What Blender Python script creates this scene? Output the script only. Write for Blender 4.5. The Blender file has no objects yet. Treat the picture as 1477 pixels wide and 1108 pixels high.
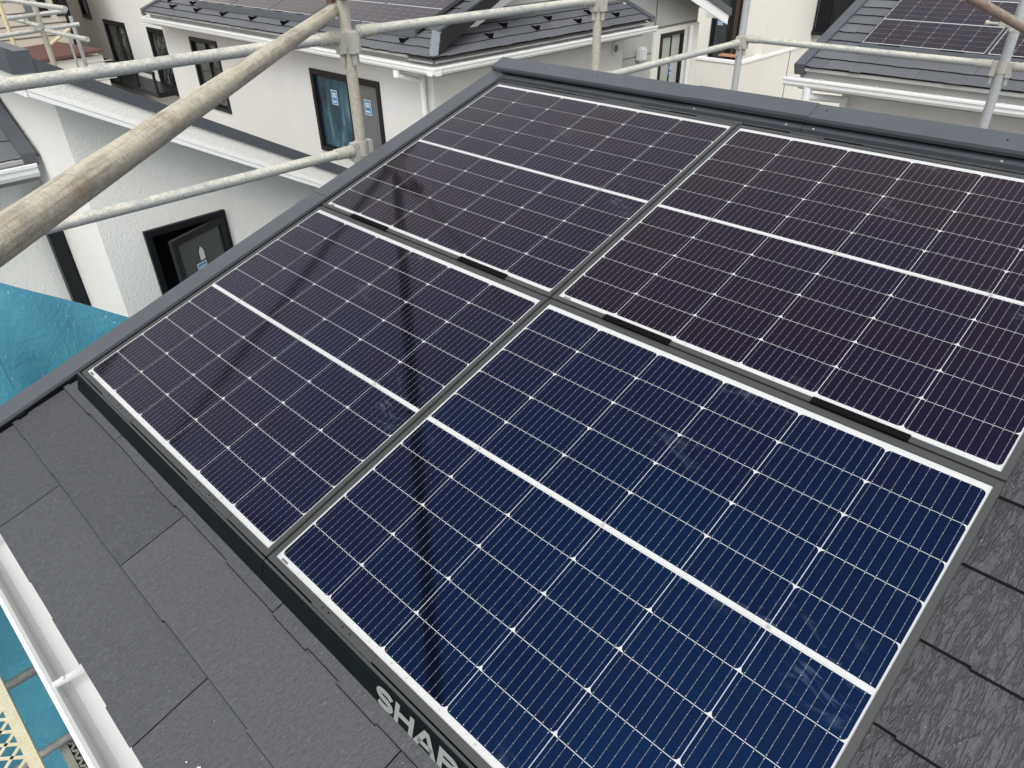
import bpy, bmesh, math, random
from mathutils import Vector, Matrix
random.seed(7)
S = bpy.context.scene
COL = S.collection

# ------------------------------------------------------------------ camera
F_PX, CX, CY = 1037.243, 738.5, 554.0
RC = ((0.7176572608, 0.6961745693, -0.0175791071),
      (0.3732239564, -0.4058074003, -0.8342806675),
      (-0.5879387165, 0.5921666344, -0.5510596545))      # rows: camera right, down, forward
CAM = Vector((2.3156818, -0.4302656, 1.1981980))
cam = bpy.data.cameras.new('camera'); camo = bpy.data.objects.new('camera', cam); COL.objects.link(camo)
cam.sensor_width = 36.0; cam.lens = F_PX/1477*36.0; cam.clip_start = 0.02; cam.clip_end = 400
mw = Matrix.Identity(4)
for i in range(3):
    mw[i][0] = RC[0][i]; mw[i][1] = -RC[1][i]; mw[i][2] = -RC[2][i]; mw[i][3] = CAM[i]
camo.matrix_world = mw
S.camera = camo
S.render.resolution_x = 1024; S.render.resolution_y = 768

# ------------------------------------------------------------------ light
SUN_EL, SUN_AZ = math.radians(50), math.radians(140)       # azimuth measured from +Y towards +X
w = bpy.data.worlds.new('World'); S.world = w; w.use_nodes = True
nt = w.node_tree; nt.nodes.clear()
sky = nt.nodes.new('ShaderNodeTexSky'); sky.sky_type = 'NISHITA'; sky.sun_disc = False
sky.sun_elevation = SUN_EL; sky.sun_rotation = SUN_AZ; sky.air_density = 1.2; sky.dust_density = 3.0
hs = nt.nodes.new('ShaderNodeHueSaturation'); hs.inputs['Saturation'].default_value = 0.07
bg = nt.nodes.new('ShaderNodeBackground'); bg.inputs['Strength'].default_value = 0.15
wo = nt.nodes.new('ShaderNodeOutputWorld')
nt.links.new(sky.outputs[0], hs.inputs['Color']); nt.links.new(hs.outputs[0], bg.inputs[0]); nt.links.new(bg.outputs[0], wo.inputs[0])
sl = bpy.data.lights.new('sun', 'SUN'); sl.energy = 1.1; sl.angle = math.radians(40); sl.color = (1.0, 0.98, 0.95)
so = bpy.data.objects.new('sun', sl); COL.objects.link(so)
sd = Vector((math.sin(SUN_AZ)*math.cos(SUN_EL), math.cos(SUN_AZ)*math.cos(SUN_EL), math.sin(SUN_EL)))
so.rotation_euler = sd.to_track_quat('Z', 'Y').to_euler(); so.location = (0, 0, 20)
vs = S.view_settings; vs.view_transform = 'Standard'; vs.look = 'None'; vs.gamma = 1.0; vs.exposure = 0.6
S.render.engine = 'CYCLES'

# ------------------------------------------------------------------ survey helpers: photo pixel -> point on a known plane of the place
PITCH = 0.2999212
CT, ST = math.cos(PITCH), math.sin(PITCH)
def ray(x, y):
    a, b = (x-CX)/F_PX, (y-CY)/F_PX
    return Vector([a*RC[0][i]+b*RC[1][i]+RC[2][i] for i in range(3)])
def onX(x, y, X): r = ray(x, y); return CAM + r*((X-CAM[0])/r[0])
def onY(x, y, Y): r = ray(x, y); return CAM + r*((Y-CAM[1])/r[1])
def onZ(x, y, Z): r = ray(x, y); return CAM + r*((Z-CAM[2])/r[2])
def at(x, y, d): return CAM + ray(x, y)*d
def RP(u, v, n): return Vector((u, v*CT-n*ST, v*ST+n*CT))   # our roof: u along eave, v up slope, n above panel glass
V3 = Vector

# ------------------------------------------------------------------ materials
MATS = {}
class NT:
    def __init__(s, name):
        s.m = bpy.data.materials.new(name); s.m.use_nodes = True
        s.t = s.m.node_tree; s.b = s.t.nodes['Principled BSDF']; MATS[name] = s.m
        s._tc = None
    def n(s, typ, **kw):
        nd = s.t.nodes.new(typ)
        for k, v in kw.items():
            if k[0] == '_': nd.inputs[k[1:].replace('_', ' ')].default_value = v
            else: setattr(nd, k, v)
        return nd
    def l(s, a, b): s.t.links.new(a, b)
    def co(s, scale=(1, 1, 1), gen=False):
        if s._tc is None: s._tc = s.n('ShaderNodeTexCoord')
        mp = s.n('ShaderNodeMapping'); mp.inputs['Scale'].default_value = scale
        s.l(s._tc.outputs['Object'], mp.inputs['Vector']); return mp.outputs[0]
    def noise(s, scale, co=None, detail=4, rough=.55, dist=0):
        nd = s.n('ShaderNodeTexNoise'); nd.inputs['Scale'].default_value = scale
        nd.inputs['Detail'].default_value = detail; nd.inputs['Roughness'].default_value = rough; nd.inputs['Distortion'].default_value = dist
        s.l(co if co is not None else s.co(), nd.inputs['Vector']); return nd.outputs['Fac']
    def ramp(s, fac, stops):
        r = s.n('ShaderNodeValToRGB'); e = r.color_ramp.elements
        while len(e) < len(stops): e.new(0.5)
        for i, (p, c) in enumerate(stops):
            e[i].position = p; e[i].color = (*c, 1) if len(c) == 3 else c
        s.l(fac, r.inputs[0]); return r.outputs[0]
    def math(s, op, a, b=None, clamp=False):
        m = s.n('ShaderNodeMath', operation=op); m.use_clamp = clamp
        for i, x in enumerate((a, b)):
            if x is None: continue
            if isinstance(x, (int, float)): m.inputs[i].default_value = x
            else: s.l(x, m.inputs[i])
        return m.outputs[0]
    def mix(s, fac, a, b, blend='MIX'):
        m = s.n('ShaderNodeMix', data_type='RGBA', blend_type=blend)
        for i, x in ((0, fac), (6, a), (7, b)):
            if isinstance(x, (int, float)): m.inputs[i].default_value = x
            elif isinstance(x, tuple): m.inputs[i].default_value = (*x, 1)
            else: s.l(x, m.inputs[i])
        return m.outputs[2]
    def set(s, **kw):
        for k, v in kw.items():
            i = s.b.inputs[k.replace('_', ' ')]
            if isinstance(v, (int, float)): i.default_value = v
            elif isinstance(v, tuple): i.default_value = (*v, 1) if len(v) == 3 else v
            else: s.l(v, i)
        return s
    def bump(s, h, strength=.3, dist=.01):
        b = s.n('ShaderNodeBump'); b.inputs['Strength'].default_value = strength; b.inputs['Distance'].default_value = dist
        s.l(h, b.inputs['Height']); s.l(b.outputs[0], s.b.inputs['Normal']); return b
def simple(name, col, rough=.5, metal=0, var=.12, vs_=6, bump=0, bs=200, spec=.5):
    m = NT(name)
    f = m.noise(vs_, detail=5)
    c = m.mix(f, tuple(x*(1-var) for x in col), tuple(min(1, x*(1+var)) for x in col))
    m.set(Base_Color=c, Roughness=rough, Metallic=metal, Specular_IOR_Level=spec)
    if bump: m.bump(m.noise(bs, detail=3), bump, .004)
    return m

def mk_stucco(name, col, grain=110, st=.5, var=.05):
    m = NT(name)
    big = m.noise(.9, detail=6); strk = m.noise(1.0, m.co((2.2, 2.2, .25)), detail=5)
    f = m.math('ADD', m.math('MULTIPLY', big, .5), m.math('MULTIPLY', strk, .5))
    c = m.mix(f, tuple(x*(1-2*var) for x in col), tuple(min(1, x*(1+2*var)) for x in col))
    g = m.noise(grain, detail=3, rough=.6)
    c = m.mix(m.math('MULTIPLY', g, .22), c, tuple(x*.55 for x in col))
    m.set(Base_Color=c, Roughness=.9, Specular_IOR_Level=.2)
    m.bump(m.math('ADD', g, m.math('MULTIPLY', m.noise(grain*.3, detail=3), .7)), st, .008)
mk_stucco('stucco_warm', (.655, .65, .625), 90, .35, .06)
mk_stucco('stucco_white', (.75, .735, .70), 80, .5)
mk_stucco('stucco_grey', (.40, .40, .38), 45, .9, .06)
mk_stucco('stucco_cream', (.70, .68, .63), 80, .3)
simple('white_paint', (.78, .78, .77), .38, var=.05, vs_=3)
simple('white_vinyl', (.66, .67, .66), .30, var=.04, vs_=4)
simple('siding_beige', (.50, .455, .385), .7, var=.08, vs_=2)
simple('porch_roof_red', (.10, .050, .042), .8, var=.3, vs_=9)
simple('dark_metal', (.068, .076, .088), .42, var=.16, vs_=7, bump=.08, bs=22)
simple('frame_black', (.008, .009, .011), .45, var=.2, spec=.25)
simple('bracket_black', (.003, .003, .0035), .8, var=.2, spec=.1)
simple('window_interior', (.006, .006, .007), .9, var=.3)
simple('alu_far', (.17, .185, .21), .45, var=.06)
simple('soffit_grey', (.33, .33, .32), .8)
simple('frame_brown', (.045, .028, .02), .5, var=.2)
simple('wood_board', (.42, .24, .14), .6, var=.2, vs_=12)
simple('tag_blue', (.05, .22, .42), .5, var=.05)
simple('tag_white', (.75, .76, .76), .5, var=.03)
simple('screen_grey', (.12, .125, .13), .5, var=.06)
simple('blind_pale', (.55, .56, .55), .7, var=.1)
simple('lettering_grey', (.235, .245, .235), .5, metal=0, var=.05)
simple('joint_dark', (.10, .10, .10), .9)
simple('ribbon_mark', (.35, .36, .36), .4, var=.2)
simple('concrete', (.30, .29, .27), .9, var=.2, vs_=3, bump=.3, bs=60)

# window panes: dark glossy glass
m = NT('pane_dark'); m.set(Base_Color=m.mix(m.noise(1.5, detail=4), (.010, .016, .018), (.05, .06, .06)), Roughness=.04, IOR=1.5, Specular_IOR_Level=.6)
m = NT('pane_teal')
f = m.noise(3.2, m.co((1.6, 1, .5)), detail=5, dist=1.2)
m.set(Base_Color=m.ramp(f, [(.3, (.006, .018, .026)), (.5, (.012, .055, .085)), (.62, (.03, .10, .14)), (.72, (.10, .17, .20))]), Roughness=.06, Specular_IOR_Level=.4)
m = NT('pane_reflection')
f = m.noise(3, m.co((1.3, 1, 1.0)), detail=4, dist=1.8)
m.set(Base_Color=m.ramp(f, [(.42, (.012, .014, .014)), (.55, (.06, .064, .062)), (.72, (.20, .21, .20))]), Roughness=.06, Specular_IOR_Level=.5)  # pale patches in the colour imitate reflections on the glass
m = NT('pane_green'); m.set(Base_Color=m.mix(m.noise(1.2), (.28, .31, .26), (.36, .38, .33)), Roughness=.1)

# slate tile: embossed streaks running up the slope
m = NT('slate')
big = m.noise(2.2, detail=5)
g1 = m.noise(1.0, m.co((380, 95, 60)), detail=4, rough=.7, dist=.25)
g2 = m.noise(1.0, m.co((700, 420, 300)), detail=3, rough=.7)
g3 = m.noise(1.0, m.co((85, 22, 60)), detail=4, rough=.6, dist=.8)
cr = m.noise(1.0, m.co((52, 9, 20)), detail=4, rough=.55, dist=.25)
crk = m.ramp(m.math('ABSOLUTE', m.math('SUBTRACT', cr, .5)), [(0.0, (0, 0, 0)), (.055, (1, 1, 1))])
cr2 = m.noise(1.0, m.co((90, 14, 20)), detail=4, rough=.5, dist=.2)
crk2 = m.ramp(m.math('ABSOLUTE', m.math('SUBTRACT', cr2, .54)), [(0.0, (0, 0, 0)), (.035, (1, 1, 1))])
sep = m.n('ShaderNodeSeparateXYZ'); m.l(m._tc.outputs['Object'], sep.inputs[0])
deep = m.ramp(m.math('ADD', m.math('MULTIPLY', sep.outputs['X'], .25), m.math('MULTIPLY', big, .15)), [(.48, (.12, .12, .12)), (.62, (1, 1, 1))])
at_ = m.n('ShaderNodeAttribute', attribute_name='tint')
c = m.mix(m.math('ADD', m.math('MULTIPLY', big, .5), m.math('MULTIPLY', g2, .5)), (.030, .032, .037), (.073, .077, .084))
c = m.mix(at_.outputs['Fac'], c, m.mix(.30, c, (.115, .117, .125)))
pale = m.ramp(g1, [(.53, (0, 0, 0)), (.72, (1, 1, 1))])
c = m.mix(m.math('MULTIPLY', pale, .75), c, (.14, .143, .148))
dk_ = m.ramp(g1, [(.30, (1, 1, 1)), (.46, (0, 0, 0))])
c = m.mix(m.math('MULTIPLY', dk_, .7), c, (.014, .015, .017))
ck = m.math('MULTIPLY', m.math('SUBTRACT', 1.0, m.math('MULTIPLY', crk, crk2)), deep)
c = m.mix(m.math('MULTIPLY', ck, .42), c, (.014, .015, .017))  # creases darkened with painted shade, stronger towards the right
spk = m.ramp(m.noise(240, detail=0), [(.82, (0, 0, 0)), (.84, (1, 1, 1))])
c = m.mix(m.math('MULTIPLY', spk, .4), c, (.35, .36, .36))
m.set(Base_Color=c, Roughness=.62, Specular_IOR_Level=.45)
h = m.math('ADD', m.math('MULTIPLY', g1, .8), m.math('MULTIPLY', g2, .4))
h = m.math('ADD', h, m.math('MULTIPLY', g3, .6))
h = m.math('SUBTRACT', h, m.math('MULTIPLY', ck, 1.2))
m.bump(h, .65, .004)
m = NT('slate_edge_shade'); m.set(Base_Color=(.009, .009, .010), Roughness=.95, Specular_IOR_Level=.15)  # near-black: contact shadow under the slate butts put into the colour
# distant slate
m = NT('slate_far')
c = m.mix(m.noise(60, detail=4), (.055, .060, .070), (.115, .122, .135))
at_ = m.n('ShaderNodeAttribute', attribute_name='tint')
c = m.mix(at_.outputs['Fac'], c, m.mix(.25, c, (.2, .2, .21)))
m.set(Base_Color=c, Roughness=.5); m.bump(m.noise(160, detail=3), .3, .003)

# photovoltaic cells (anti-reflective film on silicon)
m = NT('cell')
at_ = m.n('ShaderNodeAttribute', attribute_name='tint')
oi = m.n('ShaderNodeObjectInfo')
fac = m.math('ADD', m.math('MULTIPLY', at_.outputs['Fac'], .32), m.math('MULTIPLY', m.noise(1.4, detail=2), .75))
sepc = m.n('ShaderNodeSeparateColor'); m.l(oi.outputs['Color'], sepc.inputs[0])
tft = m.math('ADD', m.math('MULTIPLY', sepc.outputs[0], 22.0), 76.0)
tft = m.math('ADD', tft, m.math('MULTIPLY', m.math('SUBTRACT', m.noise(1.6, detail=2), .5), 9.0))
tft = m.math('ADD', tft, m.math('MULTIPLY', m.math('SUBTRACT', at_.outputs['Fac'], .5), 1.6))
c = m.mix(fac, (.0022, .0018, .0020), (.0014, .0022, .0060))
sm_mask = m.ramp(m.noise(1.7, m.co((1.3, 1.9, 1)), detail=1), [(.60, (0, 0, 0)), (.70, (1, 1, 1))])
sm = m.ramp(m.noise(9, m.co((1, 2.2, 1)), detail=5, dist=1.6), [(.52, (0, 0, 0)), (.72, (1, 1, 1))])
smf = m.math('MULTIPLY', sm, sm_mask)
c = m.mix(m.math('MULTIPLY', smf, .22), c, (.30, .38, .45))
dst = m.ramp(m.noise(300, detail=1), [(.76, (0, 0, 0)), (.80, (1, 1, 1))])
c = m.mix(m.math('MULTIPLY', dst, .12), c, (.4, .4, .4))
m.set(Base_Color=c, Roughness=m.math('ADD', .09, m.math('MULTIPLY', smf, .25)), IOR=2.6, Coat_Weight=.40, Coat_IOR=1.3, Coat_Roughness=.08, Specular_IOR_Level=.5, Thin_Film_Thickness=tft, Thin_Film_IOR=1.75)
m = NT('backsheet'); m.set(Base_Color=m.mix(m.noise(5), (.46, .475, .475), (.53, .54, .54)), Roughness=.09, Specular_IOR_Level=.22)
m = NT('busbar'); m.set(Base_Color=(.15, .16, .18), Roughness=.15, Specular_IOR_Level=.25)
simple('alu_frame', (.046, .048, .049), .45, metal=.0, var=.06, vs_=12, bump=.03, bs=400)
m = NT('skirt_green'); m.set(Base_Color=m.mix(m.noise(18, detail=5), (.0025, .0045, .0055), (.005, .009, .010)), Roughness=.42, Specular_IOR_Level=.08)

# scaffold tube: galvanised with cement dust and rust
def mk_pipe(name, a, b, dust, rust, rustamt=.0, streak=False):
    m = NT(name)
    f = m.noise(16, detail=8, rough=.75); f2 = m.noise(110, detail=5, rough=.75); f3 = m.noise(3.1, m.co((1, 1, .5)), detail=4)
    c = m.mix(m.ramp(f2, [(.35, (0, 0, 0)), (.65, (1, 1, 1))]), a, b)
    d = m.ramp(m.math('ADD', m.math('MULTIPLY', f, .75), m.math('MULTIPLY', f3, .5)), [(.52, (0, 0, 0)), (.64, (1, 1, 1))])
    d2 = m.ramp(m.noise(70, detail=5, rough=.8), [(.38, (0, 0, 0)), (.56, (1, 1, 1))])
    geo = m.n('ShaderNodeNewGeometry'); sx = m.n('ShaderNodeSeparateXYZ'); m.l(geo.outputs['Normal'], sx.inputs[0])
    up = m.ramp(m.math('ADD', sx.outputs['Z'], m.math('MULTIPLY', f2, .5)), [(.25, (.12, .12, .12)), (.80, (1, 1, 1))])
    c = m.mix(m.math('MULTIPLY', m.math('MULTIPLY', m.math('ADD', .25, m.math('MULTIPLY', d, .75)), up), m.math('ADD', .30, m.math('MULTIPLY', d2, .70))), c, dust)
    if streak:
        s1 = m.noise(1.0, m.co((130, 130, 3.2)), detail=5, rough=.75)
        s2 = m.noise(1.0, m.co((22, 22, 5)), detail=5, rough=.6)
        k = m.ramp(m.math('ADD', m.math('MULTIPLY', s1, .55), m.math('MULTIPLY', s2, .45)), [(.42, (1, 1, 1)), (.51, (0, 0, 0))])
        c = m.mix(m.math('MULTIPLY', k, .62), c, (.15, .125, .09))
        pale = m.ramp(m.noise(1.0, m.co((50, 50, 12)), detail=6, rough=.8), [(.54, (0, 0, 0)), (.63, (1, 1, 1))])
        c = m.mix(m.math('MULTIPLY', pale, .55), c, (.60, .57, .47))
        ring = m.noise(1.0, m.co((6, 6, 55)), detail=3, rough=.6)
        rg = m.ramp(m.math('ABSOLUTE', m.math('SUBTRACT', ring, .5)), [(0, (1, 1, 1)), (.012, (0, 0, 0))])
        c = m.mix(m.math('MULTIPLY', rg, .45), c, (.09, .075, .055))
    r = m.ramp(m.noise(7, m.co((1, 1, .6)), detail=8, rough=.8), [(.60-rustamt, (0, 0, 0)), (.70-rustamt, (1, 1, 1))])
    c = m.mix(m.math('MULTIPLY', r, .65), c, rust)
    sp = m.ramp(m.noise(150, detail=3, rough=.7), [(.60, (0, 0, 0)), (.68, (1, 1, 1))])
    c = m.mix(m.math('MULTIPLY', sp, .6), c, tuple(x*.42 for x in a))
    m.set(Base_Color=c, Roughness=.58, Specular_IOR_Level=.5)
    m.bump(m.math('ADD', f2, m.math('MULTIPLY', m.noise(60, detail=4), .8)), .5, .003)
mk_pipe('tube_rail', (.20, .22, .225), (.34, .36, .365), (.58, .555, .46), (.30, .24, .15), -.06)
mk_pipe('tube_post', (.27, .26, .225), (.40, .38, .32), (.50, .46, .35), (.25, .20, .13), -.04)
mk_pipe('tube_worn', (.31, .285, .235), (.43, .40, .33), (.53, .485, .37), (.26, .16, .10), .04, True)
mk_pipe('tube_zinc', (.25, .27, .275), (.36, .38, .385), (.44, .44, .41), (.3, .3, .28), -.12)
mk_pipe('tube_rust', (.13, .095, .075), (.21, .16, .13), (.26, .24, .20), (.12, .045, .025), .12)
mk_pipe('tube_dark', (.10, .11, .11), (.16, .165, .16), (.24, .24, .22), (.1, .08, .06), -.05)
mk_pipe('coupler_zinc', (.30, .30, .28), (.42, .41, .37), (.46, .44, .36), (.22, .15, .10), -.02)
mk_pipe('coupler_rust', (.085, .034, .020), (.14, .058, .036), (.17, .085, .055), (.06, .022, .012), .10)
mk_pipe('plank_tan', (.50, .43, .26), (.60, .53, .34), (.62, .57, .42), (.25, .18, .10), -.02)
mk_pipe('plank_dark', (.16, .15, .13), (.24, .22, .19), (.30, .28, .24), (.12, .09, .06), .0)

# netting
def mk_net(name, a, b, tr):
    m = NT(name)
    f = m.noise(3.5, m.co((1, 1, .6)), detail=5, dist=.8)
    c = m.mix(f, a, b)
    spk = m.ramp(m.noise(95, detail=1), [(.735, (0, 0, 0)), (.76, (1, 1, 1))])
    c = m.mix(m.math('MULTIPLY', spk, .7), c, (.75, .8, .82))  # white specks painted in as glints on the mesh
    m.set(Base_Color=c, Roughness=.55, Specular_IOR_Level=.4)
    h = m.math('ADD', m.noise(26, detail=6, dist=1.5), m.math('MULTIPLY', m.noise(6, detail=4, dist=1.0), 2.0))
    m.bump(h, .34, .02)
    t = m.n('ShaderNodeBsdfTranslucent'); m.l(c, t.inputs['Color'])
    mx = m.n('ShaderNodeMixShader'); mx.inputs[0].default_value = tr
    out = m.t.nodes['Material Output']
    m.l(m.b.outputs[0], mx.inputs[1]); m.l(t.outputs[0], mx.inputs[2]); m.l(mx.outputs[0], out.inputs[0])
mk_net('net_blue', (.062, .27, .385), (.10, .35, .47), .35)
m = NT('ground'); c = m.mix(m.noise(.8, detail=8), (.16, .15, .135), (.30, .285, .26)); m.set(Base_Color=c, Roughness=.95); m.bump(m.noise(25, detail=5), .5, .02)

# ------------------------------------------------------------------ mesh helpers
class MB:
    def __init__(s): s.v = []; s.f = []; s.mi = []; s.mats = []; s.tint = []
    def _m(s, mat):
        if mat not in s.mats: s.mats.append(mat)
        return s.mats.index(mat)
    def face(s, pts, mat=None, tint=0.0):
        b = len(s.v); s.v += [V3(p) for p in pts]; s.f.append(list(range(b, b+len(pts)))); s.mi.append(s._m(mat)); s.tint.append(tint)
    def poly(s, verts, faces, mat=None, tint=0.0):
        b = len(s.v); s.v += [V3(p) for p in verts]
        for f in faces: s.f.append([b+i for i in f]); s.mi.append(s._m(mat)); s.tint.append(tint)
    def hexa(s, p, mat=None, tint=0.0):    # 8 points: bottom ring, top ring
        s.poly(p, [(3, 2, 1, 0), (4, 5, 6, 7), (0, 1, 5, 4), (1, 2, 6, 5), (2, 3, 7, 6), (3, 0, 4, 7)], mat, tint)
    def box(s, x0, x1, y0, y1, z0, z1, mat=None, tint=0.0):
        s.hexa([(x0, y0, z0), (x1, y0, z0), (x1, y1, z0), (x0, y1, z0), (x0, y0, z1), (x1, y0, z1), (x1, y1, z1), (x0, y1, z1)], mat, tint)
    def tube(s, a, b, r, n=18, mat=None, cap=True, r2=None):
        a, b = V3(a), V3(b); d = (b-a).normalized(); r2 = r if r2 is None else r2
        q = d.to_track_quat('Z', 'Y'); x = q @ V3((1, 0, 0)); y = q @ V3((0, 1, 0))
        ra = [a + x*math.cos(2*math.pi*i/n)*r + y*math.sin(2*math.pi*i/n)*r for i in range(n)]
        rb = [b + x*math.cos(2*math.pi*i/n)*r2 + y*math.sin(2*math.pi*i/n)*r2 for i in range(n)]
        s.poly(ra+rb, [(i, (i+1) % n, n+(i+1) % n, n+i) for i in range(n)], mat)
        if cap: s.face(list(reversed(ra)), mat); s.face(rb, mat)
    def prism(s, prof, o, ax, ay, az, length, mat=None, caps=True):   # profile (a,b) in ax,ay swept along az
        o, ax, ay, az = V3(o), V3(ax), V3(ay), V3(az); n = len(prof)
        A = [o+ax*p[0]+ay*p[1] for p in prof]; B = [p+az*length for p in A]
        s.poly(A+B, [(i, (i+1) % n, n+(i+1) % n, n+i) for i in range(n)], mat)
        if caps: s.face(list(reversed(A)), mat); s.face(B, mat)
    def build(s, name, mat=None, parent=None, org=None, rot=None, smooth=False, bevel=0.0, local=False):
        me = bpy.data.meshes.new(name)
        org = V3(org) if org is not None else V3((0, 0, 0))
        me.from_pydata([tuple(v-org) for v in s.v], [], s.f)
        for mt in s.mats: me.materials.append(MATS[mt if mt else mat])
        for p, i in zip(me.polygons, s.mi): p.material_index = i
        if any(s.tint):
            ca = me.color_attributes.new('tint', 'FLOAT_COLOR', 'CORNER')
            for p, tt in zip(me.polygons, s.tint):
                for li in p.loop_indices: ca.data[li].color = (tt, tt, tt, 1)
        bm = bmesh.new(); bm.from_mesh(me)
        if smooth or bevel: bmesh.ops.remove_doubles(bm, verts=bm.verts, dist=1e-5)
        if bevel:
            bmesh.ops.bevel(bm, geom=[e for e in bm.edges if len(e.link_faces) == 2 and e.calc_face_angle(0) > .6], offset=bevel, segments=2, affect='EDGES', clamp_overlap=True)
        bm.normal_update(); bm.to_mesh(me); bm.free()
        if smooth:
            for p in me.polygons: p.use_smooth = True
            me.set_sharp_from_angle(angle=math.radians(40))
        o = bpy.data.objects.new(name, me); COL.objects.link(o)
        if parent is not None:
            o.parent = parent
            if not local: o.location = org - parent_loc(parent)
        else: o.location = org
        if rot: o.rotation_euler = rot
        return o
def parent_loc(p):
    l = V3((0, 0, 0))
    while p is not None: l += p.location; p = p.parent
    return l
def tag(o, label=None, cat=None, group=None, kind=None):
    if label: o['label'] = label
    if cat: o['category'] = cat
    if group: o['group'] = group
    if kind: o['kind'] = kind
    return o
def empty(name, loc, label, cat, group=None, rot=None):
    o = bpy.data.objects.new(name, None); COL.objects.link(o); o.location = loc; o.empty_display_size = .2
    if rot: o.rotation_euler = rot
    return tag(o, label, cat, group)
def children(o): return [c for c in COL.objects if c.parent is o]
def copy_tree(o, parent=None):
    c = o.copy(); COL.objects.link(c)
    if parent is not None: c.parent = parent
    for ch in children(o): copy_tree(ch, c)
    return c
def part(mb, name, mat, root, **kw):
    return mb.build(name, mat, root, org=parent_loc(root), **kw)

GZ = -5.7
# ------------------------------------------------------------------ ground
g = MB(); g.face([(-80, -60, GZ), (60, -60, GZ), (60, 90, GZ), (-80, 90, GZ)])
tag(g.build('ground', 'ground'), kind='structure')

# ------------------------------------------------------------------ slate roof builder (one sheet per roof slope)
def slate_field(o, au, av, an, rows, exposure, width, urange, jog=.004, butt=.006, seed=1, offs=None, mat='slate', gap=.0016, cham=.0024):
    """o origin; au, av, an unit axes; urange(v)->(u0,u1)"""
    mb = MB(); rnd = random.Random(seed)
    def P(u, v, n): return V3((u, v, n))
    for k in range(rows):
        v0 = k*exposure; v1 = v0+exposure*1.06
        ulo0, uhi0 = urange(v0); ulo1, uhi1 = urange(v1)
        off = (offs[k] if offs and k in offs else (width/2 if k % 2 else 0))
        i0 = math.floor((min(ulo0, ulo1)-off)/width)-1
        u = off+i0*width
        while u < max(uhi0, uhi1):
            a, b = u+gap, u+width-gap; u += width
            if b < min(ulo0, ulo1) or a > max(uhi0, uhi1): continue
            tint = rnd.random()
            cuts = [a]; x = a
            while True:
                x += rnd.uniform(.10, .19)
                if x > b-.06: break
                cuts.append(x)
            cuts.append(b)
            prev = 0
            for j in range(len(cuts)-1):
                c0, c1 = cuts[j], cuts[j+1]
                dv = rnd.choice((0, 0, jog, -jog, jog*.5))
                # clip to sloping bounds
                lo0, hi0 = max(c0, ulo0), min(c1, uhi0); lo1, hi1 = max(c0, ulo1), min(c1, uhi1)
                if hi0 <= lo0 and hi1 <= lo1: continue
                if hi0 < lo0: lo0 = hi0 = min(max(c0, ulo0), c1)
                if hi1 < lo1: lo1 = hi1 = min(max(c0, ulo1), c1)
                vv = v0+dv
                mb.face([P(lo0, vv, butt), P(hi0, vv, butt), P(hi1, v1, 0.0005), P(lo1, v1, 0.0005)], mat, tint)
                mb.face([P(lo0, vv-cham, .0008), P(hi0, vv-cham, .0008), P(hi0, vv, butt), P(lo0, vv, butt)], 'slate_edge_shade', tint)  # sloped butt face added to carry the painted shadow line
    lo, hi = urange(0); lo1, hi1 = urange(rows*exposure)
    mb.face([P(lo, 0.0, -.003), P(hi, 0.0, -.003), P(hi1, rows*exposure, -.003), P(lo1, rows*exposure, -.003)], 'slate_edge_shade')
    return mb
def place_field(mb, name, root, o, au, av, an):
    M = Matrix((au, av, an)).transposed()
    ob = mb.build(name, 'slate', root, local=True)
    ob.location = V3(o)-parent_loc(root); ob.rotation_euler = M.to_euler()
    return ob

# ------------------------------------------------------------------ wall builder with holes
def wall(mb, o, a, b, W, H, holes, mat, depth=.09, inn=None):
    """rectangle o + a*[0,W] + b*[0,H] with rectangular holes (a0,a1,b0,b1); inn = inward direction for reveals"""
    o, a, b = V3(o), V3(a), V3(b)
    xs = sorted({0, W, *[h[0] for h in holes], *[h[1] for h in holes]}); ys = sorted({0, H, *[h[2] for h in holes], *[h[3] for h in holes]})
    for i in range(len(xs)-1):
        for j in range(len(ys)-1):
            cx_, cy_ = (xs[i]+xs[i+1])/2, (ys[j]+ys[j+1])/2
            if any(h[0] < cx_ < h[1] and h[2] < cy_ < h[3] for h in holes): continue
            mb.face([o+a*xs[i]+b*ys[j], o+a*xs[i+1]+b*ys[j], o+a*xs[i+1]+b*ys[j+1], o+a*xs[i]+b*ys[j+1]], mat)
    if inn is not None:
        inn = V3(inn)*depth
        for h in holes:
            c = [o+a*h[0]+b*h[2], o+a*h[1]+b*h[2], o+a*h[1]+b*h[3], o+a*h[0]+b*h[3]]
            for i in range(4): mb.face([c[i], c[(i+1) % 4], c[(i+1) % 4]+inn, c[i]+inn], mat)

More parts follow.
